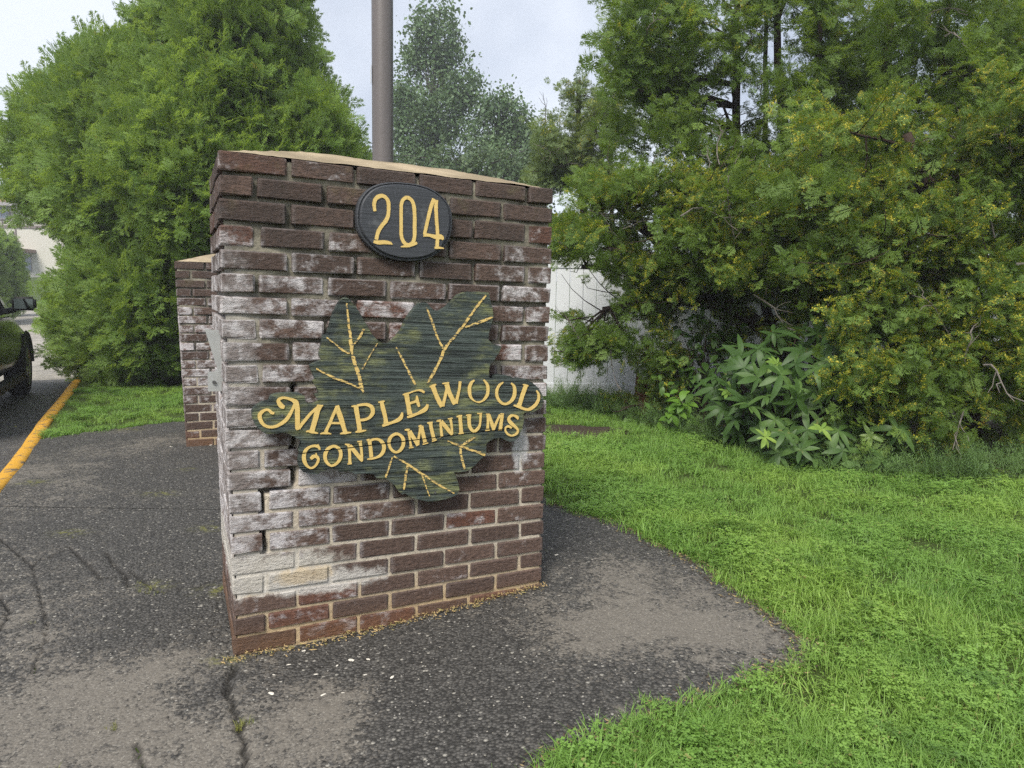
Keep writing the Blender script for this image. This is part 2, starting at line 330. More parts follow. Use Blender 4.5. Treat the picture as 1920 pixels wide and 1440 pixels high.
def bough_proto(seed, n, L, spread, droop, jit, detail, cones=0.0, flat=.8):
    """one bough: n sprays around the origin, pointing along +X, local Z up"""
    r = random.Random(seed); V, F, M = [], [], []; base = [spray(seed * 10 + i, detail, False) for i in range(3)]; bc = [spray(seed * 10 + 5 + i, detail, True) for i in range(2)]
    for _ in range(n):
        v, f, m = r.choice(bc) if r.random() < cones else r.choice(base)
        p = Vector((r.gauss(0, .75) * spread, r.gauss(0, .75) * spread, r.gauss(0, .7) * spread * flat)); d = (Vector((1, 0, -droop)) + Vector((r.gauss(0, jit), r.gauss(0, jit), r.gauss(0, jit)))).normalized()
        q = d.to_track_quat('X', 'Z').to_matrix() @ Matrix.Rotation(r.uniform(-3.14, 3.14), 3, 'X'); s = L * r.uniform(.6, 1.35); k = len(V)
        V += [tuple(q @ (Vector(a) * s) + p) for a in v]; F += [tuple(k + i for i in a) for a in f]; M += m
    return V, F, M
def place_boughs(cs, outs, lo=.75, hi=1.3):
    n = len(cs); return cs, eulers(outs, rng.normal(0, .5, n)), rng.uniform(lo, hi, n)
FAR_B = [bough_proto(40 + i, 38, .16, .16, .0, .7, 2) for i in range(4)]
FINE_B = [bough_proto(60 + i, 30, .105, .10, .5, .6, 2, c) for i, c in enumerate((.0, .05, .1, .5, .6, .7))]
SOFT_B = [bough_proto(80 + i, 30, .13, .14, .4, .6, 2, c) for i, c in enumerate((.0, .0, .05, .15, .2, .3))]

# ------------------------------------------------------------------ ground, road, kerb
M_SOIL = soil_mat()
def st_pt(s, t):
    p = CP + CD * s + CN * t; return p[0], p[1]
ROADZ = -0.13
def build_ground():
    ts = [-400, -150, -70, -40, -25, -16, -10.0, -9.9, -7.6, -7.5, -5, -2.5, -0.16, -0.02, 0.3, 1, 1.6, 2.2, 2.8, 3.4, 4, 4.6, 5.2, 6, 7, 8.5, 11, 16, 25, 45, 90, 200, 400]
    ss = [-60, -25, -12, -8] + list(np.arange(-6, 12.1, 0.5)) + [14, 17, 21, 26, 31, 36, 42, 50, 70, 120, 250, 500]
    V = []
    for s in ss:
        for t in ts:
            x, y = st_pt(s, t); z = float(ground(x, y)) - 0.012
            if -9.95 < t < -0.1 and s < 200: z += ROADZ - 0.012
            V.append((x, y, z))
    n = len(ts); F = [(i * n + j, i * n + j + 1, (i + 1) * n + j + 1, (i + 1) * n + j) for i in range(len(ss) - 1) for j in range(n - 1)]
    tag(mesh('ground', V, F, M_SOIL, smooth=False), kind='structure')
build_ground()
M_ROAD = asphalt_mat('road_asphalt', (0.075, 0.073, 0.072), (0.145, 0.135, 0.122), attr=False, wear=-0.02, gloss=0.6)
M_LOT = asphalt_mat('sunlit_paving', (0.22, 0.205, 0.18), (0.38, 0.35, 0.30), attr=False, wear=0.2)  # paler than the road: sunlit brightness put into the paving colour
def strip(name, t0, t1, s0, s1, dz, mat, n=40):
    V, F = [], []
    for i in range(n + 1):
        s = s0 + (s1 - s0) * i / n
        for t in (t0, (t0 + t1) / 2, t1):
            x, y = st_pt(s, t); V.append((x, y, float(ground(x, y)) + ROADZ + dz))
    for i in range(n):
        for j in range(2): F.append((i * 3 + j, i * 3 + j + 1, i * 3 + 4 + j, i * 3 + 3 + j))
    return tag(mesh(name, V, F, mat), kind='structure')
strip('road', -9.9, -0.12, -8, 7.2, 0.0, M_ROAD)
strip('parking_lot', -9.9, -0.12, 7.2, 31, 0.0, M_LOT)
def kerb():
    t_ = NT('yellow_kerb_paint'); P = geo_pos(t_); n1 = t_.noise(P, 14, 6, 0.65); n2 = t_.noise(P, 70, 4)
    c = t_.mix(n2, (0.46, 0.23, 0.018), (0.60, 0.33, 0.04)); c = t_.mix(t_.ramp(n1, 0.53, 0.63), c, (0.13, 0.10, 0.065)); c = t_.mix(t_.math('MULTIPLY', t_.ramp(n2, .55, .7), .4), c, (.2, .13, .05)); m = t_.bsdf(c, 0.7, n1, 0.6, 0.02)
    prof = [(-0.135, -0.02), (-0.115, 0.075), (-0.098, 0.122), (-0.062, 0.142), (-0.02, 0.14), (0.0, 0.130), (0.012, 0.10)]
    V, F = [], []; ns = 150
    for i in range(ns + 1):
        s = -6 + 13.5 * i / ns
        for j, (t, h) in enumerate(prof):
            jt = 0.010 * mnoise.noise(Vector((s * 2.3, j * .7, 1))) ; x, y = st_pt(s, t + jt + .03 * mnoise.noise(Vector((s * .5, 0, 3)))); V.append((x, y, float(ground(x, y)) + ROADZ + h + 0.5 * jt))
    k = len(prof)
    for i in range(ns):
        for j in range(k - 1): F.append((i * k + j, (i + 1) * k + j, (i + 1) * k + j + 1, i * k + j + 1))
    tag(mesh('kerb', V, F, m, smooth=True), kind='structure')
kerb()

def inside(poly, x, y):
    poly = np.array(poly); r = np.zeros(x.shape, bool); j = len(poly) - 1
    for i in range(len(poly)):
        (xi, yi), (xj, yj) = poly[i], poly[j]
        r ^= ((yi > y) != (yj > y)) & (x < (xj - xi) * (y - yi) / (yj - yi + 1e-12) + xi); j = i
    return r
EDGE = [gp(*q)[:2] for q in ((1025, 945), (1085, 962), (1160, 985), (1230, 1022), (1300, 1065), (1350, 1102), (1400, 1140), (1450, 1172), (1490, 1200), (1462, 1232), (1400, 1262), (1320, 1288), (1250, 1310), (1180, 1342), (1100, 1370), (1040, 1405), (975, 1440))]
EDGE = [(e[0] + (.015 if i > 9 else .055 if i > 3 else .03), e[1] - (.045 if i > 9 else .03 if i > 7 else -.02)) for i, e in enumerate(EDGE)]
PAD = [(-3.66, 5.33), (-3.3, 5.83), (-2.98, 6.21), (-2.2, 6.5), (-0.9, 5.3)] + EDGE + [(-0.25, 1.1), (-0.5, 0.2), (-0.6, -2), (0.2, -2), (0.2, -2.2)] + [tuple(st_pt(s, -0.05)) for s in (-6.5, -3, -1.0, 0, .8, 1.6)]
CRACKS = []
def crack(pts, w):
    P = [np.array(gp(*q)[:2]) for q in pts]; CRACKS.append((P, w))
crack([(0, 1010), (60, 1060), (130, 1025), (190, 1085), (250, 1075), (300, 1110), (370, 1098), (425, 1085)], 0.008)
crack([(200, 1035), (215, 1062), (235, 1075), (240, 1100)], 0.012)
crack([(440, 1250), (425, 1290), (440, 1330), (455, 1380), (462, 1420), (450, 1470)], 0.016)
crack([(255, 1395), (265, 1420), (262, 1460)], 0.012)
crack([(0, 1180), (20, 1150), (0, 1120)], 0.010)
crack([(60, 1060), (90, 1180), (60, 1260)], 0.006)
def seg_dist(x, y, P):
    d = np.full(x.shape, 9.0)
    for a, b in zip(P[:-1], P[1:]):
        ab = b - a; t = np.clip(((x - a[0]) * ab[0] + (y - a[1]) * ab[1]) / (ab @ ab), 0, 1); d = np.minimum(d, np.hypot(x - a[0] - t * ab[0], y - a[1] - t * ab[1]))
    return d
WORN = [(60, 1180, .6, .5), (180, 1300, .45, .55), (90, 1400, .35, .6), (560, 1390, .33, .6), (650, 1330, .18, .5), (300, 1400, .2, .35), (1180, 1130, .36, .75), (1100, 1190, .25, .6), (1290, 1170, .3, .65), (1150, 1060, .25, .4), (100, 950, .5, .45), (60, 880, .5, .4), (250, 850, .6, .25), (560, 1290, .12, .2),
        (330, 1000, .5, -.6), (250, 1200, .33, -.55), (400, 1120, .4, -.6), (380, 900, .7, -.5), (330, 1350, .2, -.4), (800, 1330, .3, -.5), (950, 1330, .3, -.5), (640, 1250, .2, -.6), (1060, 1000, .3, -.5), (850, 1200, .25, -.3), (1380, 1250, .2, -.4)]
MOSS = [(300, 925, .05), (240, 805, .06), (290, 1095, .035), (420, 1105, .05), (350, 880, .03), (130, 1000, .04), (390, 990, .04), (60, 905, .05), (420, 1240, .03)]
def build_pad():
    # fine cells near the viewer, coarse ones further off
    mat = asphalt_mat('pad_asphalt', (0.058, 0.055, 0.050), (0.158, 0.142, 0.119))
    def grid(x0, x1, y0, y1, c, ymin, ymax):
        nx, ny = int((x1 - x0) / c), int((y1 - y0) / c); xs = x0 + np.arange(nx + 1) * c; ys = y0 + np.arange(ny + 1) * c
        X, Y = np.meshgrid(xs, ys); cx, cy = X[:-1, :-1] + c / 2, Y[:-1, :-1] + c / 2
        ok = inside(PAD, cx, cy); ids = np.arange((nx + 1) * (ny + 1)).reshape(ny + 1, nx + 1)
        q = np.stack([ids[:-1, :-1], ids[:-1, 1:], ids[1:, 1:], ids[1:, :-1]], -1)[ok]
        used = np.unique(q); re = np.zeros(ids.size, int); re[used] = np.arange(len(used))
        return X.ravel()[used], Y.ravel()[used], re[q]
    xa, ya, qa = grid(-3.2, 1.4, 1.2, 3.6, 0.009, 0, 0); xb, yb, qb = grid(-4.4, 1.0, 3.6, 7.2, 0.05, 0, 0); xc, yc, qc = grid(-2.6, 1.2, -2.2, 1.2, 0.1, 0, 0)
    x = np.concatenate([xa, xb, xc]); y = np.concatenate([ya, yb, yc]); q = np.concatenate([qa, qb + len(xa), qc + len(xa) + len(xb)])
    z = ground(x, y) + 0.004 * np.sin(x * 5.1 + 2 * np.sin(y * 3)) * np.sin(y * 4.3) 
    cr = np.zeros(x.shape)
    wob = 0.010 * np.sin(x * 61 + 3 * np.sin(y * 37)) + 0.008 * np.sin(y * 83 + x * 20)
    for P, w in CRACKS:
        d = seg_dist(x + wob, y - wob, P); cr = np.maximum(cr, 1 - sstep(w * .2, w * .75, d))
    z = z - 0.012 * cr
    wn_ = np.zeros(x.shape)
    for (px, py, r, a) in WORN:
        c = gp(px, py); d = np.hypot((x - c[0]), (y - c[1])) / r; wn_ += a * np.exp(-d * d * 1.6)
    ms = np.zeros(x.shape)
    for (px, py, r) in MOSS:
        c = gp(px, py); d = np.hypot((x - c[0]) * .6, (y - c[1])) / r; ms = np.maximum(ms, np.exp(-d * d))
    me = bpy.data.meshes.new('asphalt_pad'); me.from_pydata(np.stack([x, y, z], 1).tolist(), [], q.tolist()); me.materials.append(mat)
    for nm, ar in (('worn', wn_), ('crack', cr), ('moss', ms)):
        a = me.attributes.new(nm, 'FLOAT', 'POINT'); a.data.foreach_set('value', ar.astype(np.float32))
    me.polygons.foreach_set('use_smooth', [True] * len(me.polygons))
    tag(link(bpy.data.objects.new('asphalt_pad', me)), kind='structure')
build_pad()

# ------------------------------------------------------------------ brick pillar with sign
PU = np.array([0.90079, 0.43415, -0.00989]); PV = np.array([0.01125, -0.00056, 0.99994]); P0 = np.array([-0.8563, 2.0711, 0.4055 + CAMZ])
PU /= np.linalg.norm(PU); PV = PV - PU * (PV @ PU); PV /= np.linalg.norm(PV); PB = np.cross(PV, PU)         # PB points into the pillar
PH = 1.5575
PO = P0 - PV * PH
def fuv(px, py, off=0.0):
    """pixel of the photograph -> (u, z) on the plane that stands `off` in front of the pillar's face"""
    r = ray(px, py); o = PO - PB * off; c = np.array([0, 0, CAMZ]); t = ((o - c) @ PB) / (r @ PB); q = c + r * t - o
    return q @ PU, q @ PV
LT = [275.5, 320, 366.6, 415, 461.4, 506.4, 550, 592, 636.7, 679, 721, 763, 805, 844, 884, 925, 967, 1004, 1043, 1083, 1121, 1159, 1196]
LX = [409, 409, 409.5, 411, 413, 413, 413.5, 415, 418, 420, 421, 422, 424, 426, 426, 429, 430, 432, 434, 435, 437, 438, 438]
RT = [350, 385.5, 421, 461, 498.5, 536, 571.5, 608, 643.5, 680, 713.6, 746, 779, 812, 845, 878, 909, 942, 973, 1003, 1033.6, 1062, 1091]
RX = [1038, 1036, 1036, 1035, 1035, 1033, 1032, 1030, 1029, 1027, 1026, 1025, 1025, 1024, 1022, 1022, 1021, 1020, 1020, 1018, 1018, 1017, 1017]
ROWS = []
for k in range(23):
    ul, zl = fuv(LX[k], LT[k]); ur, zr = fuv(RX[k], RT[k]); ROWS.append([ul, zl, ur, zr])
ROWS.append([ROWS[-1][0], ROWS[-1][1] - .0665, ROWS[-1][2], ROWS[-1][3] - .0665])
PW = 1.1

def frame_empty(name, o, ax, ay, az):
    e = bpy.data.objects.new(name, None); e.empty_display_size = 0.1
    e.matrix_world = Matrix(((ax[0], ay[0], az[0], o[0]), (ax[1], ay[1], az[1], o[1]), (ax[2], ay[2], az[2], o[2]), (0, 0, 0, 1))); return link(e)
def brick_meshes(prefix, mat):
    out = {}
    for kind, lx in (('full', 0.193), ('half', 0.093)):
        out[kind] = []
        for v in range(5):
            bm = bmesh.new(); bmesh.ops.create_cube(bm, size=1.0)
            for q in bm.verts: q.co = Vector((q.co.x * lx, q.co.y * 0.092, q.co.z * 0.057))
            bmesh.ops.bevel(bm, geom=bm.edges[:], offset=0.0042, segments=1, affect='EDGES', profile=0.5)
            r = random.Random(v * 7 + len(kind))
            for q in bm.verts: q.co += Vector((r.uniform(-1, 1) * .0024, r.uniform(-1, 1) * .002, r.uniform(-1, 1) * .0024))
            me = bpy.data.meshes.new('brick'); bm.to_mesh(me); bm.free(); me.materials.append(mat); out[kind].append(me)
    return out
def build_pillar(root, rows, mats, depth, extras, sides_as_objects=(True, True), rough=1.0, joint_hi=0.0135, crack_uz=None):
    """rows: per course (u_left, z_left_top, u_right, z_right_top); the last entry closes the lowest course"""
    mb, mm = mats; BM = brick_meshes('b', mb); rear = MB(); r = random.Random(5); nrow = len(rows) - 1
    def put(kind, cx, cy, cz, lx, lz, ly=None, rotz=0.0, tilt=0.0):
        base = (0.193 if kind == 'full' else 0.093)
        o = bpy.data.objects.new('brick', r.choice(BM[kind])); link(o, root)
        o.location = (cx, cy, cz); o.rotation_euler = (r.uniform(-.006, .006) * rough, tilt + r.uniform(-.005, .005) * rough, rotz + r.uniform(-.006, .006) * rough)
        o.scale = (lx / base, (ly or 0.092) / 0.092, lz / 0.057); return o
    for k in range(nrow):
        ul, zl, ur, zr = rows[k]; ul2, zl2, ur2, zr2 = rows[k + 1]
        jh = joint_hi if k < nrow * .45 else 0.0105
        def ztop(u): return zl + (zr - zl) * (u - ul) / (ur - ul)
        def zbot(u): return zl2 + (zr2 - zl2) * (u - ul) / (ur - ul)
        odd = (k % 2 == 0); tilt = -math.atan2((zr - zl + zr2 - zl2) / 2, ur - ul)
        ex = extras.get(k + 1, (0, 0.0)); total = ur - ul; jv = 0.0115 if k > nrow * .5 else 0.014
        L = (total - 5 * jv - ex[1]) / 5.5
        seq = [1, 1, 1, 1, 1, .5] if odd else [.5, 1, 1, 1, 1, 1]; u = ul
        for i, s in enumerate(seq):
            ln = L * s; c = u + ln / 2; zt, zb = ztop(c), zbot(c); lz = (zt - zb) - jh; cz = zb + jh * .35 + lz / 2 + r.uniform(-.001, .001) * rough
            dy = r.uniform(-.0025, .0025) * rough
            if s == 1: put('full', c, 0.046 + dy, cz, ln, lz, tilt=tilt)
            else:       # a stretcher of the side wall showing its end here
                o = put('full', c, 0.0965 + dy, cz, 0.193, lz, ly=ln, rotz=math.pi / 2)
            u += ln + jv + (ex[1] if i + 1 == ex[0] else 0)
        yl = ([(.103, .295), (.307, .499)] if odd else [(.205, .397), (.409, .499)]); yr = ([(.205, .397), (.409, .499)] if odd else [(.103, .295), (.307, .499)])
        for side, ys, ue in ((0, yl, ul), (1, yr, ur)):
            zt, zb = (zl, zl2) if side == 0 else (zr, zr2)
            for (a, b) in ys:
                lz = zt - zb - jh; cz = zb + jh * .35 + lz / 2; cx = ue + (.046 if side == 0 else -.046)
                if sides_as_objects[side]: put('full' if b - a > .15 else 'half', cx, (a + b) / 2, cz, b - a, lz, rotz=math.pi / 2)
                else: rear.box(cx - .046, cx + .046, a, b, cz - lz / 2, cz + lz / 2)
        nb = 5 if odd else 6; w = (total - (nb - 1) * .0115) / nb
        for i in range(nb):
            a = ul + i * (w + .0115); zb = zbot(a); zt = ztop(a); rear.box(a, a + w, .511, .603, zb + jh * .35, zt - jh * .65)
    tag(rear.build('rear_bricks', mb, root), kind='stuff')
    # mortar body, its face eroded unevenly
    V, F = [], []; nu, nz = 150, 210; zt_all = min(rows[0][1], rows[0][3]) - 0.012; zb_all = min(rows[-1][1], rows[-1][3])
    def edge_u(zz):
        for k in range(nrow):
            if rows[k + 1][1] <= zz: f = (zz - rows[k + 1][1]) / (rows[k][1] - rows[k + 1][1]); return rows[k + 1][0] + (rows[k][0] - rows[k + 1][0]) * f, rows[k + 1][2] + (rows[k][2] - rows[k + 1][2]) * f
        return rows[-1][0], rows[-1][2]
    H = zt_all - zb_all
    for i in range(nz + 1):
        z = zb_all + H * i / nz; a, b = edge_u(z)
        zt_slope = (rows[0][3] - rows[0][1])
        for j in range(nu + 1):
            f = j / nu; u = a + .012 + (b - a - .024) * f; n = mnoise.noise(Vector((u * 7, z * 9, 1.3))) ; n2 = mnoise.noise(Vector((u * 40, z * 40, 4)))
            up = sstep(.40, .62, (z / H) + .18 * (0.5 - f) + .10 * n); d = .0058 + .017 * float(up) * (0.45 + 1.3 * max(-.34, n)) + .0012 * n2
            if crack_uz: d += .05 * (1 - float(sstep(.004, .011, seg_dist(np.array([u + .003 * n2]), np.array([z]), crack_uz)[0])))
            V.append((u, max(.0045, d), z))
    for i in range(nz):
        for j in range(nu): p = i * (nu + 1) + j; F.append((p, p + 1, p + nu + 2, p + nu + 1))
    # sides, back and top of the mortar body
    o0 = len(V); nn = nz + 1
    for i in range(nn):
        z = zb_all + H * i / nz; a, b = edge_u(z); dl = .008 + .012 * float(sstep(.4, .7, z / H))
        for (x, y) in ((a + dl, V[i * (nu + 1)][1]), (a + dl, .597), (b - dl, .597), (b - dl, V[i * (nu + 1) + nu][1])): V.append((x, y, z))
    for i in range(nz):
        for j in range(3): p = o0 + i * 4 + j; F.append((p, p + 4, p + 5, p + 1))
    p = o0 + nz * 4; F.append((p, p + 3, p + 2, p + 1))
    mesh('mortar_bed', V, F, mm, root)
    # sloped cement wash on top
    V, F = [], []; nu, ny = 60, 16; a, b = rows[0][0], rows[0][2]
    for i in range(nu + 1):
        for j in range(ny + 1):
            f, g = i / nu, j / ny; u = a + .004 + (b - a - .008) * f; y = .004 + .594 * g
            e = min(u - a, b - u, 9) ; h = min(.086 * sstep(0, .30, min(y, .602 - y)) * 1.0 + .010 * min(1, min(y, .602 - y) / .02), .012 + .35 * e)
            lin = min(.27 * min(y, .602 - y) + .004, .30 * e + .004)
            zt = rows[0][1] + (rows[0][3] - rows[0][1]) * f - .012
            V.append((u, y, zt + lin + .004 * mnoise.noise(Vector((u * 9, y * 9, 2))) + .0016 * mnoise.noise(Vector((u * 60, y * 60, 2)))))
    for i in range(nu):
        for j in range(ny): p = i * (ny + 1) + j; F.append((p, p + ny + 1, p + ny + 2, p + 1))
    mesh('cement_wash', V, F, M_WASH, root, smooth=True)
M_WASH = wash_mat()
pillar = frame_empty('brick_pillar', PO, PU, PB, PV)
tag(pillar, 'weathered brown brick pillar carrying the leaf sign and number plaque', 'pillar', 'brick gate pillars')
MBK, MMT = brick_mat(pillar, PW, PH), mortar_mat(pillar, PW, PH, True)
EXTRA = {3: (1, .004), 4: (1, .006), 12: (2, .012), 13: (1, .016), 14: (2, .016), 15: (1, .014), 16: (1, .014), 17: (1, .004), 18: (1, .008)}
CRACK = [np.array(fuv(*q)) for q in ((551, 724), (556, 765), (552, 815), (548, 862), (549, 905), (520, 920), (490, 922), (491, 960), (493, 1000), (496, 1036))]
build_pillar(pillar, ROWS, (MBK, MMT), 0.6, EXTRA, crack_uz=CRACK)

# second pillar further along
q0 = at(350, 838, 5.11); U2 = np.array([PU[0], PU[1], 0]); U2 /= np.linalg.norm(U2); B2 = np.array([-U2[1], U2[0], 0]); 
O2 = np.array([q0.x, q0.y, float(ground(q0.x, q0.y)) - .01])
pillar2 = frame_empty('brick_pillar', O2, U2, B2, np.array([0, 0, 1.0]))
tag(pillar2, 'smaller looking bare brick pillar behind, standing at the grass strip', 'pillar', 'brick gate pillars')
MBK2, MMT2 = brick_mat(pillar2, PW, 1.39, 0.75), mortar_mat(pillar2, PW, 1.39)
rows2 = [[-.03 + .0014 * k, 1.391 - .0662 * k, 1.1, 1.391 - .0662 * k] for k in range(22)]
build_pillar(pillar2, rows2, (MBK2, MMT2), 0.6, {}, (True, False), rough=1.3)

# ------------------------------------------------------------------ leaf sign
from mathutils.geometry import tessellate_polygon
def tz(ox, oy, k, pts): return [(ox + p[0] / k, oy + p[1] / k, (p[2] / k if len(p) > 2 else 0)) for p in pts]
A3 = lambda *p: tz(460, 530, 3.349, p)
A4 = lambda *p: tz(720, 530, 3.349, p)
OUT = A3((632, 92), (665, 120), (700, 165), (735, 225), (765, 275), (790, 322), (830, 368), (870, 388)) + A4((40, 385), (85, 345), (125, 290), (150, 230), (185, 180), (235, 125), (270, 130), (300, 165), (330, 182), (360, 178), (400, 155), (440, 115), (480, 75), (520, 60), (590, 60), (655, 65), (665, 110), (680, 170), (685, 215), (670, 270), (655, 320), (652, 360), (680, 385), (735, 405), (720, 440), (700, 465), (690, 490), (665, 505), (657, 545), (658, 600), (690, 603), (705, 585), (740, 578), (790, 590), (830, 612), (850, 602), (880, 605), (930, 630), (970, 665), (995, 710), (1000, 750), (985, 785), (940, 807), (882, 812), (870, 830), (875, 870), (865, 920), (850, 960), (820, 990), (790, 997), (760, 985), (735, 970), (700, 975), (660, 990), (640, 1010), (638, 1080), (610, 1100), (570, 1145), (520, 1180), (465, 1188), (435, 1186), (448, 1215), (465, 1260), (470, 1300), (455, 1330), (410, 1350), (340, 1368), (270, 1370), (200, 1355), (160, 1340), (135, 1318), (115, 1328), (95, 1310), (70, 1270), (20, 1230)) + \
    A3((860, 1228), (825, 1225), (810, 1200), (750, 1195), (690, 1200), (672, 1188), (640, 1180), (590, 1187), (580, 1168), (540, 1160), (510, 1170), (480, 1185), (440, 1200), (400, 1195), (365, 1185), (345, 1165), (335, 1130), (345, 1090), (340, 1060), (352, 1030), (355, 1002), (345, 985), (310, 965), (270, 945), (240, 935), (200, 945), (130, 945), (100, 925), (65, 890), (45, 850), (45, 810), (65, 780), (110, 755), (150, 745), (165, 715), (200, 700), (260, 698), (340, 697), (370, 715), (374, 745), (388, 765), (430, 766), (472, 748), (440, 708), (470, 700), (455, 660), (430, 622), (447, 614), (427, 570), (410, 522), (488, 487), (470, 460), (480, 410), (490, 360), (495, 330), (520, 325), (530, 290), (545, 240), (560, 190), (585, 140), (610, 105))
VEINS = [A3((636, 130, 10), (643, 190, 14), (650, 270, 17), (660, 350, 22), (668, 430, 22), (685, 500, 22), (705, 560, 24), (720, 610, 26), (727, 650, 24), (742, 692, 10)), A3((510, 345, 9), (570, 390, 13), (620, 430, 15), (655, 442, 14)), A3((745, 290, 14), (715, 345, 15), (675, 397, 12)), A3((830, 380, 5), (780, 460, 8), (735, 545, 11)), A3((445, 540, 10), (540, 590, 15), (620, 620, 14), (690, 650, 14), (722, 662, 10)),
         A4((75, 405, 9), (120, 490, 14), (160, 570, 16), (195, 640, 15)), A4((265, 155, 12), (300, 240, 15), (330, 330, 14), (370, 412, 15)), A4((640, 80, 15), (590, 140, 17), (540, 210, 15), (490, 280, 16), (440, 340, 16), (385, 410, 18), (350, 490, 18), (310, 570, 18), (270, 638, 10)), A4((680, 215, 12), (620, 240, 16), (560, 265, 17), (508, 278, 14)),
         A4((400, 995, 8), (480, 1025, 14), (560, 1055, 14), (635, 1080, 17)), A4((575, 965, 14), (530, 995, 14), (490, 1022, 12)), A4((482, 1032, 12), (480, 1060, 15), (490, 1110, 15), (507, 1172, 15)), A4((62, 1090, 12), (150, 1140, 14), (230, 1195, 14), (330, 1260, 13), (440, 1322, 10)), A4((52, 1096, 11), (35, 1150, 12), (10, 1222, 12)), A4((148, 1146, 16), (135, 1220, 15), (125, 1298, 12)), A4((240, 1208, 10), (260, 1270, 9), (285, 1340, 6))]
b1 = lambda *p: tz(470, 720, 12, p)
b2 = lambda *p: tz(600, 710, 12, p)
b3 = lambda *p: tz(740, 690, 12, p)
b4 = lambda *p: tz(870, 690, 12, p)
b5 = lambda *p: tz(550, 790, 12, p)
b6 = lambda *p: tz(690, 770, 12, p)
b7 = lambda *p: tz(830, 750, 12, p)
